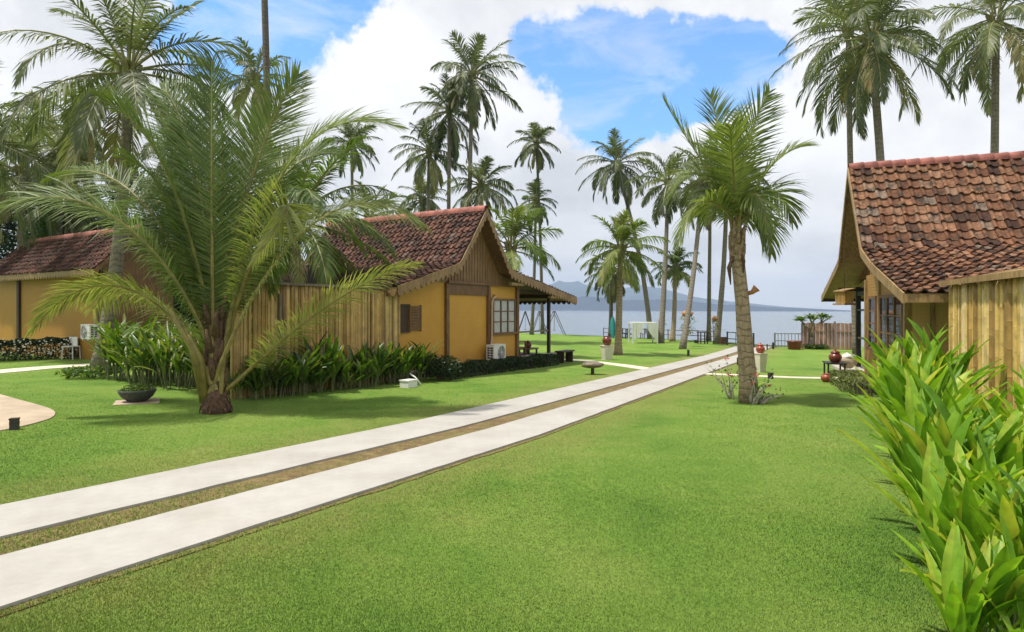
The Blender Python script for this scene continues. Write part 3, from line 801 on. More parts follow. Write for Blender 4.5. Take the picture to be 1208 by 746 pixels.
# --- bamboo walls
def bamboo_run(mb, p0, p1, z0fn, ztop, r=0.035, seed=0, jit=0.03, gap=0.0, nodes=True, nseg=7, nb=1.1, sig=0.26):
    rnd = random.Random(seed); d = (p1-p0); L = d.length; d.normalize(); a = 0.0; nrm = Vector((d.y, -d.x, 0))
    while a < L:
        rr = r*rnd.uniform(0.72, 1.25); a += rr
        p = p0+d*a+nrm*rnd.uniform(-0.016, 0.016); zb = z0fn(p.x, p.y)-0.05; zt = ztop+rnd.uniform(-jit, jit); lean = d*rnd.uniform(-0.02, 0.02)
        pts = []; rad = []; z = zb-rnd.uniform(0, 0.3)+0.3
        pts.append(Vector((p.x, p.y, zb))); rad.append(rr)
        step = rnd.uniform(0.32, 0.52)
        while nodes and z < zt-0.08:
            f = (z-zb)/(zt-zb); c = Vector((p.x, p.y, z))+lean*f
            if z > zb+0.05: pts += [c-UP*0.018, c, c+UP*0.018]; rad += [rr*0.99, rr*nb, rr*0.99]
            z += step*rnd.uniform(0.92, 1.08)
        pts.append(Vector((p.x, p.y, zt))+lean); rad.append(rr*0.95)
        v = rnd.gauss(0.5, sig); vl_ = []
        for i in range(len(pts)-1):
            ln = (pts[i+1]-pts[i]).length
            if ln > 0.05: vc = v+rnd.gauss(0, 0.025); vl_.append(min(1, max(0, vc)))
            else: vl_.append(min(1, max(0, v-0.12 if i % 3 == 1 else v+0.10)))
        mb.tube(pts, rad, nseg, vl_)
        a += rr+gap
def build_bamboo_left():
    p0 = HL(-0.35, 0.42, 0); p1 = HL(-5.7, 0.42, 0); p2 = HL(-4.3, 2.0, 0)
    root = thing('bamboo_wall', 'tall tan bamboo slat wall behind green plants, joined to the yellow bungalow', 'fence', (p0.x, p0.y, gz(p0.x, p0.y)))
    for q0, q1, sd in ((p0, p1, 1), (p1, p2, 2)):
        mb = MB(); bamboo_run(mb, q0, q1, gz, 2.30, 0.030, sd, 0.03); mb.build('bamboo_screen', M['bamboo'], root, True)
    c = MB(); a = p0+UP*2.33; b = p1+UP*2.33; c.beam(a, b, 0.16, 0.06); c.build('coping', M['wood_grey'], root); c = MB(); c.beam(b, p2+UP*2.33, 0.15, 0.058); c.build('coping', M['wood_grey'], root)
    q = p0.lerp(p1, 0.78); c = MB(); c.box(Vector((q.x, q.y, gz(q.x, q.y)-0.1))+HL.e*-0.06, 0.07, 0.06, 2.4, math.atan2(DD.y, DD.x)); c.build('post', M['wood_grey'], root)
build_bamboo_left()
def build_bamboo_right():
    p0 = HR(-0.15, 0.74, 0); p1 = HR(-4.6, 0.74, 0); p2 = HR(-4.6, 4.5, 0); p3 = HR(-0.15, 4.0, 0)
    root = thing('bamboo_enclosure', 'pale yellow bamboo pole wall with plank lean-to roof at the right edge', 'fence', (p0.x, p0.y, gz(p0.x, p0.y)))
    mb = MB(); bamboo_run(mb, p0, p1, gz, 2.20, 0.048, 4, 0.02, 0.007, True, 10, 1.03, 0.34); mb.build('bamboo_screen', M['bamboo_y'], root, True)
    mb = MB(); HR.box(mb, -4.55, -0.2, 0.86, 0.90, -0.4, 2.12); mb.build('gap_shade_sheet', M['wood_dark'], root)  # dark sheet added behind the poles so their gaps read as shade
    mb = MB(); bamboo_run(mb, p0, p3, gz, 2.15, 0.058, 5, 0.02, 0.0, True, 7); mb.build('bamboo_screen', M['bamboo_y'], root, True)
    mb = MB(); bamboo_run(mb, p1, p2, gz, 2.2, 0.058, 6, 0.02, 0, True, 7); mb.build('bamboo_screen', M['bamboo_y'], root, True)
    r = MB()
    for i in range(20):
        a0 = -4.8+4.7*i/20; a1 = -4.8+4.7*(i+1)/20-0.008
        dz = random.uniform(-0.006, 0.006)
        vs = [HR(a0, 0.60, 2.235+dz), HR(a1, 0.60, 2.235+dz), HR(a1, 3.2, 2.75+dz), HR(a0, 3.2, 2.75+dz)]
        vs += [v+UP*0.035 for v in vs]
        r.add(vs, [(3, 2, 1, 0), (4, 5, 6, 7), (0, 1, 5, 4), (1, 2, 6, 5), (2, 3, 7, 6), (3, 0, 4, 7)], random.random())
    r.build('lean_to_roof', M['wood_lite'], root)
    c = MB(); c.beam(HR(-0.08, 0.585, 2.245), HR(-4.8, 0.585, 2.245), 0.025, 0.10); c.build('edge_board', M['wood_lite'], root)
build_bamboo_right()

# ------------------------------------------------------------------ palms
def leaflets(mb, pts, side, leaf, npairs, w, droop, rnd, var, start=0.18, vshape=0.25, segs=2, dense_tip=True, jvar=0.1, a0=68, a1=24):
    """leaflets along a rachis given as points; side = vector across the frond"""
    n = len(pts)-1
    for i in range(npairs):
        t = start+(1-start)*(i+0.5)/npairs
        f = t*n; k = min(int(f), n-1); p = pts[k].lerp(pts[k+1], f-k); T = (pts[k+1]-pts[k]).normalized()
        S = (side-T*side.dot(T)).normalized(); Nn = S.cross(T)
        if Nn.z < 0: Nn = -Nn
        u = (t-start)/(1-start)
        ln = leaf*(0.45+0.55*min(1, u/0.25))*(1-max(0, (u-0.55)/0.45)**2*0.72)
        for sg in (-1, 1):
            al = R(a0+(a1-a0)*u+rnd.uniform(-7, 7)); L = ln*rnd.uniform(0.86, 1.08)
            D = (T*math.cos(al)+S*sg*math.sin(al)+Nn*(vshape+rnd.uniform(-0.12, 0.12))).normalized()
            W = (T-D*T.dot(D)); W = (W.normalized()+Nn*rnd.uniform(-0.35, 0.35)).normalized()
            g = droop*rnd.uniform(0.7, 1.3); vv = min(1, max(0, var+rnd.uniform(-jvar, jvar)))
            vs = [p-W*w*0.35, p+W*w*0.35]; q = p
            for j in range(1, segs+1):
                D = (D-UP*g/segs*(0.6+0.8*j/segs)).normalized(); q = q+D*L/segs
                if j == segs: vs.append(q)
                else:
                    ww = w*(1.0 if j == 1 else 0.75); vs += [q-W*ww*0.5, q+W*ww*0.5]
            fs = [(2*j, 2*j+1, 2*j+3, 2*j+2) for j in range(segs-1)]+[(2*segs-2, 2*segs-1, 2*segs)]
            mb.add(vs, fs, vv, 0)
def arc_frond(p0, az, el, length, curl, n=10):
    """rachis that leaves p0 at elevation el and bends down by curl radians in total"""
    h = Vector((math.cos(az), math.sin(az), 0)); pts = [Vector(p0)]; e = el
    for i in range(n):
        f = (i+0.5)/n
        e2 = el-curl*f**1.35
        pts.append(pts[-1]+(h*math.cos(e2)+UP*math.sin(e2))*length/n)
    return pts, Vector((-h.y, h.x, 0))
def trunk_path(base, top, bow=0.0, bowdir=None, n=14):
    b = Vector(base); t = Vector(top); d = bowdir or Vector((1, 0, 0)); out = []
    for i in range(n+1):
        f = i/n; out.append(b.lerp(t, f)+d*bow*math.sin(math.pi*f)*(1-0.3*f))
    return out
def palm(label, base, top, flen, seed, nf=24, r0=0.2, r1=0.12, bow=0.0, leafw=0.07, pairs=34, leaf=0.85, mat='leaf_palm', trunk='trunk', old=1.0, var=0.36, coco=0, swell=1.35, emin=-55, group='coconut palms', young=False, wind=0.0):
    rnd = random.Random(seed); base = Vector(base); top = Vector(top)
    root = thing('palm_tree', label, 'palm tree', base, group)
    tp = trunk_path(base-UP*0.1, top, bow); n = len(tp); tb = MB(); rad = []
    for i in range(n):
        f = i/(n-1); rad.append((r0+(r1-r0)*min(1, f*1.3))*(1+(swell-1)*max(0, 1-f*9)))
    tb.tube(tp, rad, 12, 0.5, 0, True, 0.03); tr = tb.build('trunk', M[trunk], root, True)
    cb = MB()
    # crown shaft of old leaf bases
    for k in range(9):
        a = k*2.4+seed; h = Vector((math.cos(a), math.sin(a), 0))
        cb.tube([top-UP*0.35+h*r1*0.7, top+UP*0.1+h*r1*1.5, top+UP*0.45+h*r1*2.4], [0.10, 0.075, 0.05], 6, 0.5, 1)
    ga = 2.39996
    for k in range(nf):
        f = k/(nf-1)
        az = k*ga+rnd.uniform(-0.5, 0.5)
        el = R(84-(84-emin)*f**(0.95 if not young else 1.1)+rnd.uniform(-7, 7))
        L = flen*rnd.uniform(0.85, 1.08)*(0.62+0.38*min(1, f*3.2)); cu = R(28+62*min(1, f*1.6)+rnd.uniform(-16, 26))*old
        if el < 0: cu *= 0.55
        p0 = top+Vector((math.cos(az), math.sin(az), 0))*r1*0.8+UP*(0.45-0.5*f)
        pts, side = arc_frond(p0, az, el, L, cu)
        if wind:
            for i, p in enumerate(pts): p.x += wind*(i/(len(pts)-1))**2*L*0.3
        L *= rnd.choice((1, 1, 1, 0.8, 1.08)); v = var+0.06+(0.10 if f < 0.15 else 0)+rnd.uniform(-0.12, 0.16)
        if f > 0.85 and rnd.random() < 0.4: v = rnd.uniform(0.7, 0.95)
        cb.tube(pts, [0.045*(1-0.85*i/(len(pts)-1))*max(1, leafw/0.06) for i in range(len(pts))], 5, 0.5, 1, False)
        roll = rnd.uniform(-0.5, 0.5); T = (pts[4]-pts[3]).normalized(); side = side+T.cross(side)*roll
        leaflets(cb, pts, side, leaf*rnd.uniform(0.9, 1.1), pairs, leafw, (0.55 if f < 0.25 else 0.95)*old, rnd, v)
    for k in range(0 if young else 1+seed % 3):
        az = seed*1.7+k*2.2; p0 = top+Vector((math.cos(az), math.sin(az), 0))*r1*1.1-UP*0.15
        pts, side = arc_frond(p0, az, R(-38-8*k), flen*0.72, R(44))
        cb.tube(pts, [0.035*(1-0.8*i/(len(pts)-1)) for i in range(len(pts))], 5, 0.5, 1, False)
        leaflets(cb, pts, side, leaf*0.75, max(12, int(pairs*0.6)), leafw*0.8, 1.6, rnd, 0.93, jvar=0.08)
    crown = cb.build('crown', [M[mat], M['rachis']], root)
    for k in range(coco):
        a = k*2.2+seed; r = r1+0.16
        m = MB(); m.blob(top+Vector((math.cos(a)*r, math.sin(a)*r, -0.22-0.1*(k % 3))), 0.12, 0.12, 0.15, 6, 0.05, k); m.build('coconut', M['coconut'], root, True)
    return root

def top(px, py, t): return P(px, py, t)
B = lambda px, t: GP(px, t)
# beside and behind the bungalow
palm('tall dense drooping palm above the ochre hut, its grey foot among gingers', G(117, 436), top(152, 92, 19.6), 4.3, 11, 30, 0.24, 0.15, 0.25, 0.055, 46, 1.0, coco=7, var=0.36)
palm('tall bare grey trunk rising out of the picture behind the big young palm', B(316, 30), top(307, -150, 30), 4.2, 12, 20, 0.2, 0.15, 0.2, trunk='trunk_dark')
palm('dark palm at the left edge whose long fronds droop in from outside the picture', B(-60, 24), top(-40, 165, 24), 4.6, 13, 24, 0.2, 0.14, 0.0, 0.06, 40, 1.0, var=0.22)
palm('slim distant palm over the ochre hut roof, half hidden behind the tall drooping palm', B(104, 38), top(98, 150, 38), 3.4, 14, 22, 0.2, 0.13, 0.1, var=0.25)
palm('short feathery palm just above the left end of the ochre hut roof', B(60, 34), top(84, 232, 34), 3.6, 45, 20, 0.2, 0.13, 0.1, var=0.42)
palm('mid height palm whose crown fills the gap at the far left above the hut', B(22, 30), top(26, 208, 30), 3.8, 51, 26, 0.2, 0.13, 0.0, 0.06, 38, 0.95, var=0.34)
palm('palm with pale loose fronds directly above the middle of the ochre hut ridge', B(72, 33), top(66, 178, 33), 3.6, 52, 24, 0.2, 0.13, 0.1, 0.06, 36, 0.9, var=0.44)
palm('palm crown half seen behind the upright fronds of the big young palm', B(205, 34), top(208, 190, 34), 3.6, 53, 24, 0.2, 0.13, 0.1, 0.065, 34, 0.9, var=0.3)
palm('low palm with arching fronds just above the left end of the bungalow ridge', B(438, 36), top(436, 262, 36), 3.0, 54, 22, 0.2, 0.13, 0.0, 0.07, 34, 0.85, var=0.36)
palm('lone palm with round crown against white cloud left of the bungalow ridge', B(408, 55), top(415, 172, 55), 2.9, 15, 26, 0.2, 0.13, 0.3, 0.09, 28, 0.8, var=0.22)
palm('lower palm peeking between the fronds left of the lone round-crowned palm', B(330, 40), top(302, 95, 40), 3.0, 16, 20, 0.2, 0.13, 0.2, 0.08, 30, 0.8, var=0.25)
palm('tallest palm of the group behind the bungalow, crown swept to the right', B(545, 46), top(557, 92, 46), 4.1, 17, 30, 0.22, 0.15, 0.15, 0.08, 34, 0.95, var=0.2, wind=0.35)
palm('middle palm of the group behind the bungalow, just left of the tallest', B(524, 48), top(530, 134, 48), 3.9, 18, 28, 0.2, 0.14, 0.15, 0.08, 32, 0.9, var=0.2)
palm('shortest slender palm at the left of the group behind the bungalow', B(496, 50), top(506, 182, 50), 3.6, 19, 26, 0.2, 0.13, 0.2, 0.085, 30, 0.85, var=0.22)
palm('dark ragged palm crown low behind the bungalow ridge', B(500, 54), top(498, 238, 54), 2.6, 46, 20, 0.2, 0.13, 0.1, 0.09, 26, 0.8, var=0.2)
palm('bushy green palm crown showing above the top of the bungalow gable', B(566, 46), top(567, 222, 46), 3.2, 20, 26, 0.2, 0.14, 0.0, 0.085, 30, 0.85, var=0.42)
palm('bright green young palm rising behind the right slope of the bungalow roof', B(606, 30), top(603, 296, 30), 2.7, 21, 18, 0.2, 0.14, 0.0, 0.06, 36, 0.85, 'leaf_young', var=0.42, emin=-10, young=True)
palm('slim palm with spidery crown standing on the shore lawn right of the bungalow roof', G(640, 394), top(633, 172, 62), 3.0, 22, 24, 0.2, 0.14, 0.1, 0.1, 28, 0.85, var=0.22)
palm('smaller palm with thin drooping crown beside the spidery shore palm', G(627, 395), top(632, 240, 62), 2.7, 23, 20, 0.2, 0.14, 0.1, 0.1, 24, 0.8, var=0.24)
# the shore group
palm('tall leaning palm behind the short bright one, ragged crown against the blue sky', G(768, 400), top(728, 196, 56), 4.0, 24, 28, 0.24, 0.16, 0.5, 0.09, 32, 0.95, var=0.24)
palm('short bright green palm on the lawn beside the maroon jar on its white stand', G(729, 419), top(732, 298, 33), 2.6, 25, 24, 0.21, 0.15, 0.0, 0.065, 38, 0.8, 'leaf_young', 'trunk_warm', var=0.55, emin=-35)
palm('low dark palm with drooping crown behind the short bright green palm', G(720, 398), top(722, 322, 58), 2.9, 26, 22, 0.22, 0.16, 0.0, 0.09, 28, 0.85, trunk='trunk_dark', var=0.2, emin=-60)
palm('palm with loose crown standing over the white canopy daybed', G(779, 405), top(788, 218, 50), 3.4, 27, 24, 0.24, 0.15, 0.1, 0.085, 30, 0.9, var=0.34)
palm('small upright young palm right of the white canopy daybed', G(793, 403), top(796, 320, 51), 2.3, 28, 20, 0.22, 0.16, 0.1, 0.085, 28, 0.8, 'leaf_young', 'trunk_warm', var=0.3, emin=0, young=True)
palm('palm leaning right with an orchid clump on its foot', G(805, 412), top(829, 212, 44), 3.4, 29, 24, 0.19, 0.14, 0.15, 0.075, 34, 0.95, var=0.42)
palm('thin straight palm trunk between the two leaning ones, crown lost among its neighbours', G(836, 402), top(838, 222, 50), 3.2, 30, 20, 0.18, 0.13, 0.0, 0.085, 30, 0.9, var=0.4)
palm('palm leaning left toward the big near palm, plant clinging low on its trunk', G(845, 406), top(858, 205, 46), 3.6, 31, 24, 0.22, 0.15, 0.2, 0.08, 32, 0.95, var=0.42)
# behind the cottage
palm('stout palm with a full crown and one yellowing frond above the cottage roof', B(1041, 27), top(1028, 52, 27), 4.2, 32, 34, 0.2, 0.16, 0.3, 0.055, 42, 1.0, coco=5, var=0.33)
palm('thinner palm trunk just left of the stout one above the cottage ridge', B(1011, 31), top(1001, 40, 31), 3.6, 33, 22, 0.17, 0.13, -0.1, 0.06, 36, 0.95, var=0.3)
palm('palm at the upper right corner above the cottage roof', B(1165, 28), top(1175, 28, 28), 3.9, 34, 28, 0.2, 0.15, 0.1, 0.06, 40, 0.95, var=0.38)
palm('palm whose fronds spill in behind the bamboo wall beside the big young palm', B(352, 18), top(348, 268, 18), 3.6, 35, 26, 0.2, 0.15, 0.0, 0.05, 48, 0.85, 'leaf_young', var=0.32, emin=-40, coco=3)

def bez(p0, p1, p2, p3, n=14):
    out = []
    for i in range(n+1):
        t = i/n; s = 1-t
        out.append(p0*s**3+p1*3*s*s*t+p2*3*s*t*t+p3*t**3)
    return out
def big_frond(root, pts, side, leaf, pairs, w, droop, var, rnd, r=0.05, start=0.2, vshape=0.2, segs=3, mat='leaf_young', label=None, jvar=0.12):
    mb = MB(); n = len(pts)
    mb.tube(pts, [r*(1-0.88*(i/(n-1))**0.7) for i in range(n)], 6, 0.5, 1, True)
    leaflets(mb, pts, side, leaf, pairs, w, droop, rnd, var, start, vshape, segs, jvar=jvar)
    o = mb.build('frond', [M[mat], M['petiole']], root)
    if label: o['label'] = label
    return o
def build_big_palm():
    rnd = random.Random(5); t0 = 11.1; b = G(255, 487)
    root = thing('palm_tree', 'big young palm in the left lawn with fronds fanning from a stubby dark base', 'palm tree', b, 'coconut palms')
    tb = MB(); tb.tube([b-UP*0.1, b+UP*0.1, b+UP*0.25, b+UP*0.42], [0.23, 0.245, 0.21, 0.16], 16, 0.5, 0, True, 0.08)
    for k in range(40):
        a = k*2.4; z = 0.02+0.3*(k/40); r = 0.225-0.08*(k/40); h = Vector((math.cos(a), math.sin(a), 0))
        tb.tube([b+h*r+UP*z, b+h*(r+0.05)+UP*(z+0.03), b+h*(r+0.07)+UP*(z-0.06)], [0.03, 0.02, 0.006], 4, 0.5, 0, True, 0.3)
    tb.build('trunk', M['boot'], root, True)
    sh = MB(); sh.tube([b+UP*0.3, b+UP*0.9, b+Vector((0.05, 0, 1.5)), b+Vector((0.05, 0, 2.0))], [0.17, 0.14, 0.09, 0.05], 10, 0.5, 0, True, 0.15)
    for k in range(14):
        a = k*2.4; h = Vector((math.cos(a), math.sin(a), 0)); z = 0.4+0.1*k
        sh.tube([b+h*0.1+UP*z, b+h*0.17+UP*(z+0.25), b+h*0.2+UP*(z+0.42)], [0.07, 0.05, 0.015], 6, 0.5, 0, True, 0.2)
    sh.build('leaf_sheath', M['boot'], root, True)
    # (tip px, tip py, tip depth, mid1 px py depth, mid2 px py depth, var, droop)
    L = [
        ((0, 246, 9.6), (238, 330, 11.0), (120, 185, 10.0), 0.42, 0.75),
        ((38, 392, 10.2), (215, 335, 10.9), (105, 290, 10.3), 0.72, 0.6),
        ((250, 72, 11.6), (251, 300, 11.1), (249, 180, 11.2), 0.30, 0.10),
        ((120, 118, 11.0), (235, 290, 11.0), (200, 150, 10.9), 0.40, 0.35),
        ((352, 88, 11.8), (268, 300, 11.2), (305, 150, 11.6), 0.50, 0.25),
        ((470, 150, 11.8), (270, 290, 11.0), (345, 100, 11.6), 0.52, 0.5),
        ((298, 312, 10.3), (285, 250, 11.0), (400, 170, 10.6), 0.72, 0.6),
        ((500, 268, 11.5), (300, 310, 11.0), (400, 180, 11.2), 0.60, 0.75),
        ((492, 312, 10.8), (285, 450, 11.0), (385, 335, 10.8), 0.76, 0.55),
        ((190, 105, 12.8), (245, 280, 11.5), (225, 120, 12.4), 0.35, 0.25),
        ((60, 210, 12.6), (235, 300, 11.4), (150, 165, 12.0), 0.38, 0.6),
        ((430, 300, 13.4), (275, 300, 11.5), (355, 170, 12.8), 0.34, 0.8),
        ((330, 140, 13.2), (262, 280, 11.6), (300, 130, 12.8), 0.30, 0.35),
        ((320, 345, 13.6), (262, 300, 11.6), (310, 215, 13.0), 0.28, 0.9),
        ((140, 250, 14.0), (248, 290, 11.6), (190, 190, 13.2), 0.28, 0.7),
        ((110, 365, 12.6), (222, 370, 11.2), (150, 300, 12.0), 0.85, 0.9),
        ((215, 150, 12.2), (246, 290, 11.4), (235, 190, 12.0), 0.30, 0.3),
        ((395, 180, 12.6), (268, 290, 11.4), (330, 170, 12.2), 0.36, 0.45),
        ((185, 215, 12.8), (244, 300, 11.4), (215, 180, 12.3), 0.30, 0.6),
        ((150, 190, 11.6), (240, 310, 11.2), (200, 200, 11.4), 0.36, 0.5),
        ((300, 180, 12.4), (256, 330, 11.4), (285, 230, 11.9), 0.30, 0.5),
        ((205, 345, 12.4), (240, 360, 11.4), (212, 280, 11.9), 0.34, 0.9),

    ]
    for i, (tip, m1, m2, v, dr) in enumerate(L):
        a = i*2.4; st = b+Vector((math.cos(a)*0.13, math.sin(a)*0.13, 0.22+0.02*i))
        pts = bez(st, P(*m1), P(*m2), P(*tip), 16)
        h = pts[-1]-pts[0]; h.z = 0
        if h.length < 0.9 or i in (2, 9, 4, 12): side = Vector((1, 0.25 if i != 2 else 0.0, 0)).normalized()
        else:
            h.normalize(); side = Vector((-h.y, h.x, 0))
            view = Vector((0, 1, 0)); side = (side+Vector((0, 0, 0.55*(1 if i % 2 else -1)))).normalized()
        ln = sum((q-p).length for p, q in zip(pts, pts[1:]))
        big_frond(root, pts, side, (0.66 if i in (1, 6, 8) else 1.0) if ln > 3.6 or i in (1, 6, 8) else 0.85, int(31*ln), 0.022, dr, v+0.13, rnd, 0.05, 0.20 if i not in (1, 8) else 0.27, 0.22)
    # two old leaf stalks leaning out of the base
    for (x, y, t) in ((222, 395, 10.7), (200, 365, 10.5)):
        mb = MB(); q = P(x, y, t); mb.tube([b+Vector((-0.15, -0.1, 0.2)), b.lerp(q, 0.5)+Vector((-0.02, 0, 0.25)), q], [0.085, 0.06, 0.03], 7); mb.build('leaf_stalk', M['petiole'], root, True)
    return root
build_big_palm()
def build_right_palm():
    rnd = random.Random(8); t = G(884, 475).y; b = G(884, 475)
    root = thing('palm_tree', 'near palm with ringed brown trunk and feathery crown in the right lawn', 'palm tree', b, 'coconut palms')
    tp = [P(884, 478, t), P(883, 455, t), P(881, 430, t), P(878, 395, t), P(876, 360, t), P(873, 330, t), P(870, 305, t), P(869, 288, t), P(869, 272, t)]
    sc = t/F
    tb = MB(); tb.tube(tp, [12.6*sc, 10.8*sc, 9.4*sc, 8.6*sc, 8.0*sc, 7.7*sc, 7.7*sc, 7*sc, 4.5*sc], 16, 0.5, 0, True, 0.025); tb.build('trunk', M['trunk_warm'], root, True)
    s = MB()
    for k in range(22):
        a = k*2.4; h = Vector((math.cos(a), math.sin(a), 0)); c = P(869.5, 312-1.6*k, t)
        s.tube([c+h*5*sc, c+h*7*sc+UP*0.10, c+h*(7.5+rnd.random()*4)*sc+UP*(0.2+0.2*rnd.random())], [0.06, 0.05, 0.015], 6, 0.5, 0, True, 0.2)
    s.build('leaf_base', M['boot_lite'], root, True)
    s = MB()
    for (x0, y0, x1, y1, x2, y2) in ((865, 303, 860, 316, 862, 336), (874, 300, 878, 308, 877, 322)):
        s.tube([P(x0, y0, t-0.12), P(x1, y1, t-0.2), P(x2, y2, t-0.16)], [0.035, 0.04, 0.012], 6, 0.5, 0, True, 0.3)
    s.build('dead_sheath', M['boot'], root, True)
    s = MB(); s.tube([P(880, 347, t), P(887, 345, t-0.1), P(893, 340, t-0.15)], [0.05, 0.05, 0.09], 7, 0.5, 0, True, 0.2); s.build('husk', M['spathe'], root, True)
    T = t
    L = [
        ((783, 118, T+0.3), (866, 235, T), (826, 195, T+0.2), 0.45, 0.35),
        ((838, 112, T+0.4), (866, 230, T), (852, 165, T+0.2), 0.38, 0.3),
        ((908, 108, T+0.2), (872, 230, T), (880, 150, T+0.1), 0.33, 0.2),
        ((955, 172, T-0.2), (878, 245, T), (905, 175, T-0.1), 0.55, 0.4),
        ((790, 235, T+0.6), (860, 225, T), (822, 170, T+0.4), 0.50, 0.8),
        ((800, 290, T-0.5), (855, 240, T), (820, 205, T-0.3), 0.60, 0.9),
        ((935, 262, T+0.5), (880, 240, T), (918, 190, T+0.3), 0.48, 0.85),
        ((905, 268, T-0.9), (874, 240, T), (895, 195, T-0.6), 0.45, 0.8),
        ((870, 130, T+1.4), (870, 220, T), (870, 150, T+0.8), 0.35, 0.3),
        ((885, 255, T+1.4), (872, 235, T), (884, 180, T+1.0), 0.35, 0.8),
        ((830, 265, T+1.2), (864, 235, T), (842, 180, T+0.8), 0.40, 0.8),
        ((862, 150, T-1.0), (868, 220, T), (862, 170, T-0.5), 0.55, 0.3),
        ((910, 300, T+0.1), (878, 250, T), (904, 228, T+0.1), 0.55, 1.0),
    ]
    for i, (tip, m1, m2, v, dr) in enumerate(L):
        a = i*2.4; st = P(869, 276, t)+Vector((math.cos(a)*0.1, math.sin(a)*0.1, 0))
        pts = bez(st, P(*m1), P(*m2), P(*tip), 14); h = pts[-1]-pts[0]; h.z = 0
        h.normalize(); side = Vector((-h.y, h.x, 0)); side = (side+Vector((0.25, 0, 0.5*(1 if i % 2 else -1)))).normalized()
        if i in (1, 2, 9, 12): side = Vector((1, 0.2, 0)).normalized()
        big_frond(root, pts, side, 0.86, 70, 0.030, dr, v+0.12, rnd, 0.04, 0.18, 0.2, 3)
build_right_palm()

# ------------------------------------------------------------------ broad-leaved plants
def blade_leaf(mb, p, az, el, L, W, curl, var, rnd, n=6, petiole=0.25, mi=0, fold=0.25, spin=0.0):
    """long lance-shaped leaf on a short stalk with a folded midrib"""
    h = Vector((math.cos(az), math.sin(az), 0)); e = el; pts = [Vector(p)]; tang = []
    m = n+2
    for i in range(m):
        f = i/m; e = el-curl*f**1.5; d = h*math.cos(e)+UP*math.sin(e); tang.append(d); pts.append(pts[-1]+d*(L*(1+petiole))/m)
    tang.append(tang[-1]); side0 = Vector((-h.y, h.x, 0)); vs = []; idx = []
    for i, q in enumerate(pts):
        f = i/m; u = max(0, (f-petiole/(1+petiole))/(1-petiole/(1+petiole)))
        w = W*(0.06 if u <= 0 else max(0.0, math.sin(math.pi*min(1, u**0.75*0.94+0.06)))**0.75)
        if i == m: w = 0.002
        T = tang[i]; side = side0*math.cos(spin)+T.cross(side0)*math.sin(spin); nn = side.cross(T)
        if nn.z < 0: nn = -nn
        wav = nn*W*0.07*math.sin(f*9+az*3)
        vs += [q-side*w*0.5+nn*w*fold+wav, q, q+side*w*0.5+nn*w*fold-wav]
    fs = []
    for i in range(m):
        b = 3*i; fs += [(b, b+1, b+4, b+3), (b+1, b+2, b+5, b+4)]
    n0 = len(mb.c); mb.add(vs, fs, var, mi); tipped = rnd.random() < 0.22
    for i in range(len(fs)):
        mb.c[n0+i] = min(1, max(0, var+rnd.uniform(-0.07, 0.07)+(0.10 if i % 2 else -0.03)+(0.4 if tipped and i >= len(fs)-3 else 0)))
def heliconia(name, label, cat, loc, seed, group, nst=9, hgt=1.5, leafL=0.75, leafW=0.15, spread=0.28, mat='heli', vbase=0.5, nl=5, cane_r=0.014, upright=0.5, flower=False, leanx=0.0):
    rnd = random.Random(seed); loc = Vector(loc); root = thing(name, label, cat, loc, group)
    st = MB(); lf = MB(); fl = MB()
    for k in range(nst):
        a = rnd.uniform(0, 6.28); r = spread*math.sqrt(rnd.random()); b = loc+Vector((math.cos(a)*r, math.sin(a)*r, -0.03)); hh = hgt*rnd.uniform(0.6, 1.0)
        ln = Vector((math.cos(a)*0.22*r/spread+rnd.uniform(-0.12, 0.12)+leanx, math.sin(a)*0.22*r/spread+rnd.uniform(-0.12, 0.12), 0))
        tp = [b, b+ln*hh*0.25+UP*hh*0.33, b+ln*hh*0.6+UP*hh*0.62]
        st.tube(tp, [cane_r*1.2, cane_r, cane_r*0.6], 5, rnd.random(), 0, False)
        az0 = rnd.uniform(0, 6.28)
        for j in range(nl):
            f = 0.30+0.70*(j+rnd.random()*0.6)/nl
            f2 = min(f*0.95, 1.0)*2; q = tp[0].lerp(tp[1], min(f2, 1)) if f2 < 1 else tp[1].lerp(tp[2], f2-1)
            el = R(rnd.uniform(34, 60)+upright*30*f); 
            blade_leaf(lf, q, az0+j*math.pi+rnd.uniform(-0.6, 0.6), el, leafL*rnd.uniform(0.75, 1.15), leafW*rnd.uniform(0.75, 1.2), R(rnd.uniform(5, 42)), min(1, max(0, rnd.gauss(vbase, 0.22))), rnd, spin=rnd.uniform(-0.4, 0.4))
        if flower and k == 4:
            c = tp[2]+UP*rnd.uniform(0.05, 0.3)
            for j in range(4):
                s = 1 if j % 2 else -1; fl.add([c+UP*j*0.04, c+Vector((s*0.07, 0.02, 0.05+j*0.04)), c+Vector((s*0.015, 0, 0.04+j*0.04))], [(0, 1, 2)])
    st.build('stem', M['cane'], root); lf.build('foliage', M[mat], root, True)
    if fl.f: fl.build('flower', M['flower_or'], root)
    return root
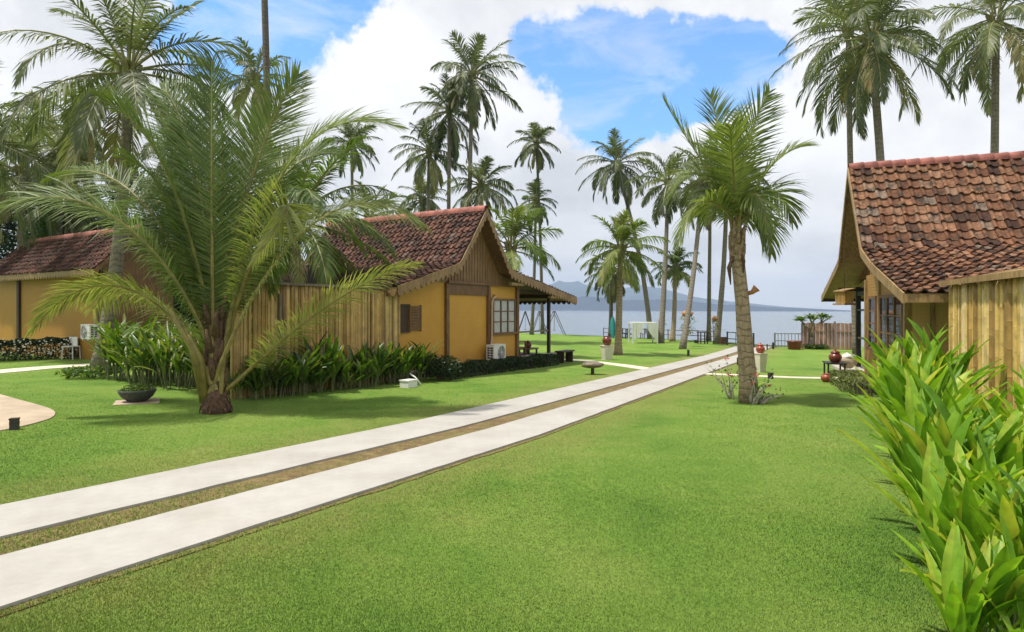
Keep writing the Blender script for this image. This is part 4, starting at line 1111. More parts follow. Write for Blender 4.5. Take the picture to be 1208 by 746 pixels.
# foreground bed on the right
HG = 'heliconia clumps in the right bed'
hl = 'yellow green heliconia clump with upright broad leaves in the bed before the pale bamboo wall'
vh = [heliconia('heliconia', hl, 'plant', (0, 0, -50), 100+i, HG, 9, 0.84+0.08*(i % 3), 0.92, 0.145, 0.28, 'heli', 0.55, 5, 0.011, 1.0, i != 1, -0.14) for i in range(4)]
spots = [(1076, 512, 0, 1.08), (1090, 506, 1, 1.16), (1090, 545, 2, 0.95), (1112, 530, 3, 0.62), (1104, 585, 0, 0.88), (1110, 632, 1, 0.78), (1138, 570, 2, 0.60), (1140, 632, 3, 0.64), (1134, 690, 0, 0.66), (1172, 610, 1, 0.60), (1186, 690, 2, 0.58), (1166, 735, 3, 0.58), (1222, 650, 0, 0.74), (1206, 740, 1, 0.56), (1240, 740, 2, 0.6), (1170, 555, 3, 0.5), (1222, 590, 1, 0.78), (1250, 610, 2, 0.85), (1160, 790, 0, 0.5)]
used = set()
for i, (px, py, k, s0) in enumerate(spots):
    g = G(px, py); rz = random.uniform(-0.7, 0.7); sc = random.uniform(0.94, 1.06)*s0
    if k in used: dup(vh[k], g, rz, None, sc)
    else: used.add(k); vh[k].location = g; vh[k].rotation_euler = (0, 0, rz); vh[k].scale = (sc,)*3
# gingers left of the big palm
gl = 'tall green ginger clump with bare canes left of the big young palm'
vg = [heliconia('ginger_plant', gl, 'plant', (0, 0, -60), 200+i, 'gingers left of the big young palm', 12, 2.15, 0.66, 0.095, 0.40, 'ginger', 0.62, 7, 0.015, 0.1) for i in range(3)]
gs = [(-5.2+0.5*((i*7) % 5)/5-0.12*k2*0, 1.5+0.62*i) for i, k2 in enumerate([0]*9)]+[(-4.3+0.4*((i*3) % 4)/4, 2.1+0.75*i) for i in range(7)]
for i, (a, l) in enumerate(gs):
    g = HL(a, l, 0); g.z = gz(g.x, g.y); k = i % 3; rz = random.uniform(0, 6.28); sc = random.uniform(0.85, 1.08)
    if i >= 3: dup(vg[k], g, rz, None, sc)
    else: vg[k].location = g; vg[k].rotation_euler = (0, 0, rz)
# leafy row in front of the bamboo wall
ll = 'knee to waist high leafy green clump at the foot of the tan bamboo wall'
vl = [heliconia('leafy_plant', ll, 'plant', (0, 0, -70), 300+i, 'leafy clumps along the tan bamboo wall', 13, 1.02+0.12*i, 0.48, 0.085, 0.30, 'ginger', 0.50, 6, 0.010, 0.55) for i in range(3)]
for i in range(13):
    f = i/12; g = HL(-5.6+5.1*f, -0.02+random.uniform(-0.12, 0.08), 0); g.z = gz(g.x, g.y); k = i % 3
    rz = random.uniform(0, 6.28); sc = (0.85, 1.05, 0.7, 1.15, 0.95, 1.25, 0.8)[i % 7]
    if i >= 3: dup(vl[k], g, rz, None, sc)
    else: vl[k].location = g; vl[k].rotation_euler = (0, 0, rz); vl[k].scale = (sc,)*3

def leaf_cloud(mb, c, rx, ry, rz, n, size, rnd, v0=0.5, dv=0.25, shell=0.5, flat=False, mi=0):
    """small leaf faces through an ellipsoid, denser towards its outside"""
    for _ in range(n):
        d = Vector((rnd.gauss(0, 1), rnd.gauss(0, 1), rnd.gauss(0, 1))).normalized()
        r = shell+(1-shell)*rnd.random()
        p = Vector(c)+Vector((d.x*rx*r, d.y*ry*r, d.z*rz*r))
        a = Vector((rnd.gauss(0, 1), rnd.gauss(0, 1), rnd.gauss(0, 0.6))).normalized(); b = a.cross(Vector((rnd.gauss(0, 1), rnd.gauss(0, 1), rnd.gauss(0, 1)))).normalized()
        s = size*rnd.uniform(0.6, 1.3)
        mb.add([p-a*s*0.5, p+b*s*0.28, p+a*s*0.5, p-b*s*0.28], [(0, 1, 2, 3)], min(1, max(0, rnd.gauss(v0, dv))), mi)
def hedge(label, p0, p1, w, h, mat, seed, n=5000, size=0.07, flowers=None, rough=0.15):
    rnd = random.Random(seed); p0 = Vector(p0); p1 = Vector(p1); d = p1-p0; L = d.length; d.normalize(); nr = Vector((d.y, -d.x, 0))
    mb = MB()
    for _ in range(n):
        a = rnd.random()*L; e = rnd.random(); hh = h*(1+rough*noise.noise(Vector((a*1.3, seed, 0)))*1.8)
        ww = w*(1+0.25*noise.noise(Vector((a*1.1, seed, 9))))
        face = rnd.random()
        if face < 0.45: off = -ww/2*rnd.uniform(0.8, 1.05)*(1 if rnd.random() < 0.5 else -1); z = hh*rnd.random()
        else: off = ww*rnd.uniform(-0.5, 0.5); z = hh*(1-0.2*rnd.random()**2)*(1-0.18*(abs(off)/ww*2)**3)
        q = p0+d*a+nr*off; q.z = gz(q.x, q.y)+z
        va = Vector((rnd.gauss(0, 1), rnd.gauss(0, 1), rnd.gauss(0, 1))).normalized(); vb = va.cross(Vector((rnd.gauss(0, 1), rnd.gauss(0, 1), rnd.gauss(0, 1)))).normalized(); s = size*rnd.uniform(0.6, 1.4)
        mb.add([q-va*s*0.5, q+vb*s*0.3, q+va*s*0.5, q-vb*s*0.3], [(0, 1, 2, 3)], min(1, max(0, rnd.gauss(0.45, 0.25))))
    # dark twiggy core
    for k in range(int(L/0.12)):
        q = p0+d*(k*0.12)+nr*rnd.uniform(-w*0.3, w*0.3); q.z = gz(q.x, q.y)-0.05
        for _ in range(3):
            e = q+Vector((rnd.uniform(-0.12, 0.12), rnd.uniform(-0.12, 0.12), h*rnd.uniform(0.5, 0.9))); mb.tube([q, e], [0.012, 0.005], 4, 0.5, 1, False)
    root = thing('hedge', label, 'hedge', (p0.x, p0.y, gz(p0.x, p0.y)))
    mb.build('foliage', [M[mat], M['bark']], root)
    if flowers:
        f = MB()
        for _ in range(flowers[0]):
            a = rnd.random()*L; q = p0+d*a+nr*(-w*0.52*flowers[2])+nr*rnd.uniform(-0.05, 0.05); q.z = gz(q.x, q.y)+h*rnd.uniform(0.25, 1.02)
            f.blob(q, 0.035, 0.035, 0.03, 3, 0.2, a)
        f.build('flower', M[flowers[1]], root)
    return root
a, b2 = HL(0.75, -0.35, 0), HL(8.5, 0.0, 0)
hedge('low dark clipped hedge along the plinth of the yellow bungalow', a, b2, 0.65, 0.42, 'hedge', 41, 9000, 0.075)
def bush(name, label, px, py, w, h, mat, seed, n, size, up=0.5, cat='shrub'):
    rnd = random.Random(seed); g = G(px, py); mb = MB()
    for k in range(6):
        a = k*1.05; leaf_cloud(mb, g+Vector((math.cos(a)*w*0.28, math.sin(a)*w*0.28, h*(0.38+0.22*rnd.random()))), w*0.3, w*0.3, h*0.42, n//6, size, rnd, 0.5, 0.25, 0.35)
    for k in range(10):
        a = rnd.uniform(0, 6.28); mb.tube([g-UP*0.03, g+Vector((math.cos(a)*w*0.3, math.sin(a)*w*0.3, h*0.7))], [0.015, 0.005], 4, 0.5, 1, False)
    root = thing(name, label, cat, g); mb.build('foliage', [M[mat], M['bark']], root); return root
bush('shrub', 'round dark bush at the near end of the bungalow hedge, above the white box', 520, 449, 1.1, 0.85, 'hedge', 51, 3600, 0.07)
bush('shrub', 'low loose green bush around the foot of the grey palm by the gingers', 108, 446, 1.5, 0.35, 'ginger', 52, 1500, 0.09)
ha, hb = G(-70, 428), G(118, 422)
hedge('white-flowered dark hedge running along the wall of the ochre hut', ha, hb, 0.8, 0.85, 'hedge', 43, 8000, 0.09, (150, 'flower_white', -1))
ra, rb_ = HR(2.2, -0.22, 0), HR(5.6, -0.12, 0)
hedge('variegated yellow-leaved border plants along the cottage plinth', ra, rb_, 0.75, 0.42, 'varieg', 44, 5200, 0.06)

def broad_tree(label, base, h, r, mat, seed, n=5200, size=0.22, group='trees behind the ochre hut'):
    rnd = random.Random(seed); base = Vector(base); root = thing('broadleaf_tree', label, 'tree', base, group)
    tb = MB(); tp = [base-UP*0.1, base+Vector((0.1, 0, h*0.3)), base+Vector((rnd.uniform(-0.3, 0.3), 0, h*0.6))]; tb.tube(tp, [0.22, 0.17, 0.1], 8)
    cb = MB()
    for k in range(9):
        a = k*2.4; c = base+Vector((math.cos(a)*r*0.6*rnd.random(), math.sin(a)*r*0.6*rnd.random(), h*rnd.uniform(0.16, 0.88))); rr = r*rnd.uniform(0.35, 0.6)
        tb.tube([tp[1].lerp(tp[2], rnd.random()), c], [0.07, 0.02], 5)
        leaf_cloud(cb, c, rr, rr, rr*0.8, n//9, size, rnd, 0.35+0.3*rnd.random(), 0.2, 0.45)
    tb.build('trunk', M['bark'], root, True); cb.build('crown', M[mat], root)
    return root
def Bt(px, t): return GP(px, t)
broad_tree('darkest leafy tree filling the left edge behind the ochre hut', Bt(-20, 35), 10.8, 4.2, 'forest', 61, 11000)
broad_tree('dark leafy tree behind the left end of the ochre hut roof', Bt(30, 37), 10.6, 4.2, 'forest', 62, 11000)
broad_tree('leafy tree behind the middle of the ochre hut, mostly covered by fronds', Bt(88, 38), 10.4, 3.8, 'forest', 63, 9000)
broad_tree('light green feathery tree top between the two left palms', Bt(78, 41), 12.0, 3.0, 'bright_tree', 64, 7000, 0.2)
broad_tree('pale green tree right of the leaning palm trunk behind the hut', Bt(128, 39), 11.6, 3.0, 'bright_tree', 65, 7000, 0.2)
broad_tree('green tree behind the big young palm at the hut gable', Bt(188, 36), 10.4, 3.6, 'forest', 66, 8000)
broad_tree('light green bushy tree just above the left end of the ochre hut roof', Bt(52, 35), 9.0, 3.0, 'bright_tree', 75, 11000, 0.2)
broad_tree('mid green bushy tree behind the hut roof left of the leaning palm trunk', Bt(112, 36), 8.8, 3.0, 'bright_tree', 76, 10000, 0.2)
broad_tree('dense green tree filling the gap right of the leaning palm trunk', Bt(160, 34), 8.2, 3.0, 'forest', 77, 10000)
broad_tree('leafy tree low behind the gingers between hut and big young palm', Bt(222, 30), 5.0, 2.6, 'forest', 70, 7000)
broad_tree('dim tree behind the bamboo wall, seen through the big palm fronds', Bt(262, 34), 6.4, 2.8, 'forest', 67, 6000)
broad_tree('dim green tree left of the bungalow roof behind the bamboo wall', Bt(345, 36), 5.6, 2.6, 'forest', 68, 5500)

# ------------------------------------------------------------------ garden objects
def jar_profile(h, r):
    return [(r*0.52, 0), (r*0.6, h*0.02), (r*0.86, h*0.25), (r, h*0.52), (r*0.93, h*0.72), (r*0.66, h*0.88), (r*0.58, h*0.92), (r*0.66, h*0.97), (r*0.66, h), (r*0.54, h), (r*0.5, h*0.9)]
def jar(label, g, h, r, mat, lid=False, group=None):
    root = thing('jar', label, 'jar', g, group); m = MB(); m.lathe(g, jar_profile(h, r), 26); m.build('body', M[mat], root, True)
    if lid:
        m = MB(); m.lathe(Vector(g)+UP*h, [(r*0.72, 0.0), (r*0.72, h*0.05), (r*0.5, h*0.16), (r*0.15, h*0.22), (r*0.13, h*0.27), (r*0.17, h*0.31), (r*0.05, h*0.34)], 22); m.build('lid', M[mat], root, True)
    return root
def pedestal(label, g, h, r0, r1, mat='cream'):
    m = MB(); g = Vector(g)
    m.box(g-UP*0.03, r0*2, r0*2, 0.04, 0.35)
    vs = []
    for z, r in ((0.0, r0), (h*0.96, r1*0.97), (h*0.96, r1*1.06), (h, r1*1.06)):
        for k in range(4):
            a = 0.35+math.pi/4+k*math.pi/2; vs.append(g+Vector((math.cos(a)*r*1.35, math.sin(a)*r*1.35, z+0.01)))
    fs = []
    for i in range(3):
        for k in range(4): fs.append((i*4+k, i*4+(k+1) % 4, i*4+4+(k+1) % 4, i*4+4+k))
    fs.append((12, 13, 14, 15)); m.add(vs, fs)
    return solo('pedestal', m, M[mat], label, 'plant stand', g)
g = G(716, 424.5); s1 = g.y/F
pedestal('tapered cream stand under the maroon jar by the short bright palm', g, 16.5*s1, 4.6*s1, 6.2*s1)
jar('maroon round jar without lid on the cream stand by the short bright palm', g+UP*(16.5*s1+0.012), 11*s1, 5.6*s1, 'maroon')
g = G(897, 439); s1 = g.y/F
pedestal('tapered cream stand half hidden behind the near palm trunk', g, 22*s1, 4.2*s1, 6.0*s1)
jar('red lidded jar on the cream stand behind the near palm trunk', g+UP*(22*s1+0.012), 9*s1, 5.2*s1, 'redclay', True)
# stone slab on a post
g = G(699, 442); s1 = g.y/F
root = thing('bird_table', 'rough brown slab on a short post in the lawn beside the drive', 'garden table', g)
m = MB(); m.tube([g-UP*0.05, g+UP*9*s1], [2.2*s1, 2.0*s1], 8, 0.5, 0, True, 0.08); m.build('post', M['wood_dark'], root)
m = MB(); m.blob(g+UP*11.5*s1, 13.2*s1, 9*s1, 3.9*s1, 12, 0.22, 3); m.build('slab', M['wood_grey'], root, True)
# bowl planter
g = G(162, 475); s1 = g.y/F
m = MB(); m.box(g-UP*0.02, 0.78, 0.72, 0.045, 0.5); solo('paving_slab', m, M['sandpath'], 'square sand coloured slab under the dark bowl planter', 'paving slab', g)
gb = g+UP*0.027
root = thing('bowl_planter', 'shallow dark stone bowl of low green plants on a square slab in the left lawn', 'planter', gb)
m = MB(); r = 20*s1; m.lathe(gb, [(r*0.42, 0), (r*0.5, 0.01), (r*0.8, 0.09), (r*0.97, 0.19), (r, 0.235), (r*0.93, 0.235), (r*0.88, 0.19), (r*0.1, 0.17)], 30); m.build('bowl', M['bowl'], root, True)
m = MB(); rnd = random.Random(3); leaf_cloud(m, gb+UP*0.235, r*0.86, r*0.86, 0.08, 1500, 0.05, rnd, 0.6, 0.2, 0.1); m.build('foliage', M['ginger'], root)
# bollard lights
def bollard(label, px, py, h, w, mat='dark_metal'):
    g = G(px, py); root = thing('garden_light', label, 'garden light', g, 'small path lights')
    m = MB(); m.box(g-UP*0.05, w, w, h+0.05, 0.4); m.build('post', M[mat], root)
    m = MB(); m.box(g+UP*h, w*1.12, w*1.12, 0.02, 0.4); m.box(g+UP*(h*0.55), w*1.04, w*1.04, h*0.2, 0.4); m.build('cap', M['wood_dark'], root)
bollard('short black path light at the edge of the sandy patio', 17, 507, 0.155, 0.10)
bollard('black path light left of the drive below the orchid clump', 812, 420, 0.30, 0.09)
bollard('black path light right of the drive beside the near palm', 871, 431, 0.30, 0.085)
bollard('squat black path light on the narrow path right of the near palm', 909, 447, 0.17, 0.12)
bollard('black path light near the gate gap at the far end of the drive', 912, 412, 0.42, 0.10)
bollard('thin black path light on the lawn edge left of the red pot', 905, 413, 0.36, 0.06)
# white box and pipe by the hedge
g = G(482, 457); m = MB(); m.box(g-UP*0.05, 0.36, 0.28, 0.22, 1.03); m.box(g+UP*0.17, 0.39, 0.31, 0.025, 1.03)
solo('meter_box', m, M['white'], 'small white concrete box at the corner of the bungalow hedge', 'utility box', g)
g = G(497, 455); m = MB(); m.tube([g+Vector((0, 0, 0.02)), g+Vector((-0.18, 0.05, 0.22)), g+Vector((-0.32, 0.1, 0.30))], 0.025, 8)
solo('drain_pipe', m, M['white'], 'thin white drain pipe sloping down beside the white box', 'pipe', g, smooth=True)
# porch bench, chair, jar, bench
def bench(label, H, a, l, z, L, W, h, mat):
    root = thing('bench', label, 'bench', H(a, l, z)); m = MB(); H.box(m, a-L/2, a+L/2, l-W/2, l+W/2, z+h-0.06, z+h); m.build('seat', M[mat], root)
    for sa in (-1, 1):
        m = MB(); H.box(m, a+sa*L*0.38-0.04, a+sa*L*0.38+0.04, l-W*0.4, l+W*0.4, z, z+h-0.06); m.build('leg', M[mat], root)
c = HL(9.75, 0.25, 0); bench('dark wooden bench at the outer corner of the bungalow porch', HL, 9.9, 0.15, gz(c.x, c.y), 1.1, 0.42, 0.52, 'wood_dark')
root = thing('armchair', 'dark wooden armchair on the bungalow porch', 'chair', HL(7.2, 0.95, -0.16)); z = -0.16
m = MB(); HL.box(m, 6.95, 7.45, 0.75, 1.3, z+0.36, z+0.42); m.build('seat', M['wood'], root)
m = MB(); HL.box(m, 6.90, 6.97, 0.75, 1.3, z+0.42, z+1.0); m.build('backrest', M['wood'], root)
for da in (6.92, 7.42):
    for dl in (0.75, 1.25):
        m = MB(); HL.box(m, da, da+0.05, dl, dl+0.05, z, z+0.36); m.build('leg', M['wood_dark'], root)
for dl in (0.71, 1.28):
    m = MB(); HL.box(m, 6.92, 7.55, dl, dl+0.06, z+0.62, z+0.66); HL.box(m, 7.48, 7.53, dl, dl+0.06, z, z+0.62); m.build('armrest', M['wood'], root)
jar('small brown jar standing on the porch table by the post', HL(8.7, 1.3, 0.14), 0.24, 0.16, 'maroon', True)
root = thing('side_table', 'low dark table on the bungalow porch floor under the brown jar', 'table', HL(8.7, 1.3, -0.16))
m = MB(); HL.box(m, 8.3, 9.1, 1.0, 1.6, 0.08, 0.14); m.build('table_top', M['wood_grey'], root)
for da in (8.34, 9.0):
    for dl in (1.04, 1.5):
        m = MB(); HL.box(m, da, da+0.06, dl, dl+0.06, -0.16, 0.08); m.build('leg', M['wood_dark'], root)
# jars and sack by the cottage porch
H = HR; zt = gz(*HR(6.6, -0.15, 0).xy)
root = thing('plant_table', 'black metal plant table holding the maroon jar beside the cottage porch', 'table', H(6.7, -0.22, zt))
m = MB(); H.box(m, 6.3, 7.15, -0.5, 0.06, zt+0.54, zt+0.58); m.build('table_top', M['black'], root)
for a in (6.33, 7.08):
    for l in (-0.47, -0.02):
        m = MB(); H.box(m, a, a+0.045, l, l+0.045, zt, zt+0.54); m.build('leg', M['black'], root)
jar('maroon lidded jar on the black plant table by the cottage porch', H(6.6, -0.22, zt+0.582), 0.30, 0.19, 'maroon', True)
jar('small red clay pot standing in the grass under the plant table', H(6.2, -0.52, gz(*H(6.2, -0.52, 0).xy)), 0.25, 0.165, 'redclay')
root = thing('sack', 'pale lumpy cushion bundle with white top on the cottage porch edge', 'cushions', H(7.35, 0.28, -0.18))
m = MB(); m.blob(H(7.35, 0.25, 0.10), 0.27, 0.24, 0.22, 10, 0.35, 4); m.build('bundle', M['cloth_beige'], root, True)
m = MB(); m.blob(H(7.35, 0.25, 0.24), 0.24, 0.2, 0.11, 10, 0.4, 8); m.build('cover', M['cloth'], root, True)
# hanging lantern
c = P(996, 356, 17.6)
root = thing('hanging_lantern', 'bamboo birdcage lantern with slatted sides hanging under the cottage eave', 'lantern', c)
m = MB(); m.box(c-UP*0.10, 0.42, 0.42, 0.05, 0.3); m.build('base', M['wood_lite'], root)
m = MB()
for k in range(7):
    for j in range(7):
        if k in (0, 6) or j in (0, 6): m.box(c+Matrix.Rotation(0.3, 3, 'Z')@Vector((-0.15+0.05*k, -0.15+0.05*j, -0.05)), 0.022, 0.022, 0.34, 0.3)
m.box(c+UP*0.0, 0.27, 0.27, 0.27, 0.3); m.build('slat_cage', M['bamboo'], root)
m = MB(); rot = Matrix.Rotation(0.3, 3, 'Z')
vs = [c+rot@Vector(v) for v in ((-0.2, -0.2, 0.28), (0.2, -0.2, 0.36), (0.2, 0.2, 0.36), (-0.2, 0.2, 0.28))]; vs += [v+UP*0.03 for v in vs]
m.add(vs, [(3, 2, 1, 0), (4, 5, 6, 7), (0, 1, 5, 4), (1, 2, 6, 5), (2, 3, 7, 6), (3, 0, 4, 7)]); m.build('cap', M['wood_lite'], root)
m = MB(); m.tube([c+UP*0.33, c+UP*0.8], 0.01, 5); m.build('cord', M['wood_dark'], root)

# --- along the shore
def rail_fence(label, pa, pb, h, n, mat, rails=2, w=0.06):
    root = thing('railing_fence', label, 'fence', pa)
    for i in range(n):
        q = pa.lerp(pb, i/(n-1)); q.z = gz(q.x, q.y); m = MB(); m.box(q-UP*0.1, w, w, h+0.12); m.build('post', M[mat], root)
    for k in range(rails):
        z = h*(1-0.45*k)-0.04; m = MB(); m.beam(Vector((pa.x, pa.y, gz(pa.x, pa.y)+z)), Vector((pb.x, pb.y, gz(pb.x, pb.y)+z)), w*0.7, w*0.8); m.build('rail', M[mat], root)
def rf(px, t): return GP(px, t)
rail_fence('dark timber rail fence along the lawn edge behind the canopy daybed', rf(712, 59), rf(842, 50), 0.9, 9, 'wood_grey', 2, 0.075)
def gate(label, pa, pb, h, nbar, mat, name='gate'):
    root = thing(name, label, 'gate', pa); d = pb-pa
    for e in (pa, pb):
        m = MB(); m.box(Vector((e.x, e.y, gz(e.x, e.y)-0.1)), 0.09, 0.09, h+0.15); m.build('post', M[mat], root)
    m = MB()
    for z in (0.12, h*0.5, h): m.beam(Vector((pa.x, pa.y, gz(pa.x, pa.y)+z)), Vector((pb.x, pb.y, gz(pb.x, pb.y)+z)), 0.05, 0.06)
    for i in range(1, nbar):
        q = pa.lerp(pb, i/nbar); q.z = gz(q.x, q.y); m.box(q+UP*0.1, 0.03, 0.03, h-0.1)
    m.build('bars', M[mat], root)
gate('grey metal gate left of the gap where the drive ends', rf(858, 45.5), rf(889, 42.5), 0.95, 3, 'dark_metal')
gate('grey barred metal gate between the drive gap and the red pot', rf(914, 42), rf(946, 41.5), 0.98, 8, 'grey_metal')
def plank_fence():
    pa, pb = rf(945, 41), rf(1009, 39.5); root = thing('plank_fence', 'pinkish brown vertical plank fence behind the frangipani tree', 'fence', pa)
    m = MB(); rnd = random.Random(4); n = 26; d = (pb-pa)
    for i in range(n):
        q = pa.lerp(pb, (i+0.5)/n); z = gz(q.x, q.y); m.box(Vector((q.x, q.y-0.02*(i % 2), z-0.05)), d.length/n*0.94, 0.03, 1.78+rnd.uniform(-0.03, 0.03), math.atan2(d.y, d.x), rnd.random())
    m.build('planks', M['wood_pink'], root)
    m = MB(); m.beam(pa+Vector((0, -0.06, 1.2)), pb+Vector((0, -0.06, 1.2)), 0.05, 0.08); m.build('rail', M['wood_pink'], root)
    for e in (0.22, 0.62, 1.0):
        q = pa.lerp(pb, e); m = MB(); m.box(Vector((q.x, q.y-0.07, gz(q.x, q.y)-0.05)), 0.1, 0.08, 1.9); m.build('post', M['wood_pink'], root)
plank_fence()
def panel(label, px, t, w, h, mat='white'):
    q = rf(px, t); m = MB(); m.box(q-UP*0.05, w, 0.06, h+0.05, 0.0); m.box(q+UP*h, w+0.06, 0.1, 0.05); solo('gate_pillar', m, M[mat], label, 'pillar', q)
panel('pale upright panel at the end of the plank fence behind the porch', 1013, 39, 0.35, 1.7, 'cream')
# red pot and frangipani
g = G(937, 412.5); m = MB(); r = 8*g.y/F; m.lathe(g, [(r*0.8, 0), (r*0.86, 0.05), (r, 0.5), (r*1.06, 0.52), (r*1.06, 0.56), (r*0.9, 0.56), (r*0.85, 0.5)], 20); o = solo('flower_pot', m, M['maroon'], 'round maroon flower pot in front of the plank fence', 'flower pot', g, smooth=True)
def frangipani(label, px, py, seed, h=2.3):
    rnd = random.Random(seed); g = G(px, py); root = thing('frangipani_tree', label, 'tree', g); tb = MB(); cb = MB()
    def br(p, d, L, r, k):
        q = p+d*L; mid = p.lerp(q, 0.5)+Vector((rnd.uniform(-0.06, 0.06), 0, 0.04)); tb.tube([p, mid, q], [r, r*0.85, r*0.75], 7)
        if k == 0:
            for j in range(16):
                blade_leaf(cb, q, rnd.uniform(0, 6.28), R(rnd.uniform(-5, 55)), rnd.uniform(0.30, 0.46), 0.13, R(30), min(1, max(0, rnd.gauss(0.5, 0.2))), rnd, 3, 0.1)
            return
        for j in range(2 if k < 3 else 3):
            a = rnd.uniform(0, 6.28); nd = (d+Vector((math.cos(a)*0.85, math.sin(a)*0.85, 0.25))).normalized(); br(q, nd, L*rnd.uniform(0.7, 0.95), r*0.72, k-1)
    br(g-UP*0.05, Vector((0.05, 0, 1)), 0.82, 0.13, 3)
    tb.build('trunk', M['grey_bark'], root, True); cb.build('crown', M['ginger'], root)
M['grey_bark'] = simple_mat('grey bark', (0.20, 0.16, 0.12), 0.85, 10, 0.4, 0.3)
frangipani('forking frangipani tree with leaf tufts in front of the plank fence', 957, 412, 71)
bush('shrub', 'low green bush at the foot of the frangipani tree', 962, 412, 1.6, 0.4, 'ginger', 72, 900, 0.14)
# canopy daybed
def daybed():
    g0 = G(761, 405.5); t = g0.y; s = t/F; root = thing('canopy_daybed', 'white canopy daybed frame with draped cloth on the shore lawn', 'daybed', g0)
    W, D, Hh = 29*s, 1.6, 25*s
    for sx in (-1, 1):
        for sy in (0, 1):
            q = Vector((g0.x+sx*W/2, t+sy*D, gz(g0.x, t+sy*D))); m = MB(); m.box(q-UP*0.05, 0.10, 0.10, Hh); m.build('leg', M['white'], root)
    m = MB(); z = g0.z+Hh-0.1
    m.box((g0.x, t, z), W+0.1, 0.09, 0.09); m.box((g0.x, t+D, z), W+0.1, 0.09, 0.09)
    m.box((g0.x-W/2, t+D/2, z), 0.09, D, 0.089); m.box((g0.x+W/2, t+D/2, z), 0.09, D, 0.089); m.build('frame', M['white'], root)
    for sx in (-1, 1):
        m = MB(); n = 10; vs = []
        for i in range(n+1):
            f = i/n; x0 = g0.x+sx*W/2*(1-f); drop = Hh*0.86*(1-f)**0.6+0.08
            vs += [(x0, t-0.05+0.03*math.sin(i*2), z+0.1), (g0.x+sx*W/2*(1-f*0.93)+0.0, t-0.06+0.04*math.sin(i*2.6), z+0.1-drop)]
        m.add(vs, [(2*i, 2*i+1, 2*i+3, 2*i+2) for i in range(n)]); 
        m.add([(v[0], v[1]+0.012, v[2]) for v in vs], [(2*i, 2*i+2, 2*i+3, 2*i+1) for i in range(n)]); m.build('drape', M['cloth'], root, True)
    m = MB(); n = 8; vs = []
    for i in range(n+1):
        for j in range(n+1):
            vs.append((g0.x-W/2+W*i/n, t+D*j/n, z+0.10-0.12*math.sin(math.pi*i/n)*math.sin(math.pi*j/n)))
    m.add(vs, [(i*(n+1)+j, (i+1)*(n+1)+j, (i+1)*(n+1)+j+1, i*(n+1)+j+1) for i in range(n) for j in range(n)]); m.build('canopy', M['cloth'], root, True)
daybed()
# surfboard
g = GP(723, 57); root = thing('surfboard', 'teal surfboard standing upright against the low dark palm', 'surfboard', g)
m = MB(); n = 14; vs = []; Hs = 2.0
for i in range(n+1):
    f = i/n; w = 0.27*max(0.02, math.sin(math.pi*(0.06+0.9*f))**0.6)
    for sg, dy in ((-1, 0), (0, -0.04), (1, 0), (0, 0.04)): vs.append((g.x+sg*w, g.y+dy+0.12*f, g.z+Hs*f))
fs = []
for i in range(n):
    for k in range(4): fs.append((i*4+k, i*4+(k+1) % 4, i*4+4+(k+1) % 4, i*4+4+k))
m.add(vs, fs); m.build('board', M['teal'], root, True)
m = MB(); m.add([(g.x, g.y+0.05, g.z+0.2), (g.x+0.02, g.y+0.22, g.z+0.05), (g.x, g.y+0.06, g.z+0.05), (g.x+0.02, g.y+0.05, g.z+0.2)], [(0, 1, 2), (2, 1, 3)]); m.build('fin', M['white'], root)
# chairs by the rail
def shore_chair(label, px, t, rz, mat):
    g = GP(px, t); root = thing('garden_chair', label, 'chair', g, 'chairs by the shore rail'); ca, sa = math.cos(rz), math.sin(rz)
    def W(x, y, z): return g+Vector((x*ca-y*sa, x*sa+y*ca, z))
    m = MB(); m.box(W(0, 0, 0.4), 0.5, 0.5, 0.05, rz); m.build('seat', M[mat], root)
    m = MB()
    for i in range(4): m.obox(W(-0.23, 0.2, 0.50+0.11*i), Vector((ca, sa, 0))*0.46, Vector((-sa, ca, 0))*0.03, UP*0.07)
    m.build('backrest', M[mat], root)
    for x in (-0.21, 0.21):
        for y in (-0.21, 0.21):
            m = MB(); m.box(W(x, y, 0), 0.05, 0.05, 0.4 if y < 0 else 0.95, rz); m.build('leg', M[mat], root)
shore_chair('dark garden chair by the rail left of the canopy daybed', 742, 55, 0.4, 'wood_dark')
shore_chair('dark garden chair seen through the canopy daybed', 762, 56, -0.6, 'wood_dark')
shore_chair('dark garden chair by the rail just right of the short bright palm', 736, 57, 1.8, 'wood_dark')
g = GP(829, 47); root = thing('wooden_stand', 'dark slatted wooden stand at the lawn edge right of the orchid clump', 'table', g)
m = MB(); m.box(g+UP*0.86, 0.75, 0.5, 0.06, 0.3); m.box(g+UP*0.35, 0.66, 0.42, 0.04, 0.3); m.build('table_top', M['wood_dark'], root)
for x in (-0.3, 0.3):
    for y in (-0.18, 0.18):
        m = MB(); m.box(g+Matrix.Rotation(0.3, 3, 'Z')@Vector((x, y, 0)), 0.07, 0.07, 0.86, 0.3); m.build('leg', M['wood_dark'], root)
g = GP(853, 46.5); root = thing('crate', 'dark wooden crate beside the gate left of the drive end', 'crate', g)
m = MB(); m.box(g, 0.5, 0.4, 0.55, 0.2); m.build('body', M['wood_dark'], root)
m = MB()
for i in range(4): m.box(g+Vector((0, 0, 0.03+0.135*i)), 0.54, 0.44, 0.06, 0.2)
m.build('slats', M['wood'], root)
g = G(821, 405); m = MB(); m.lathe(g, [(0.12, 0), (0.17, 0.2), (0.19, 0.26), (0.15, 0.26)], 14); solo('flower_pot', m, M['bowl'], 'small dark pot in the grass left of the slatted wooden stand', 'flower pot', g, smooth=True)
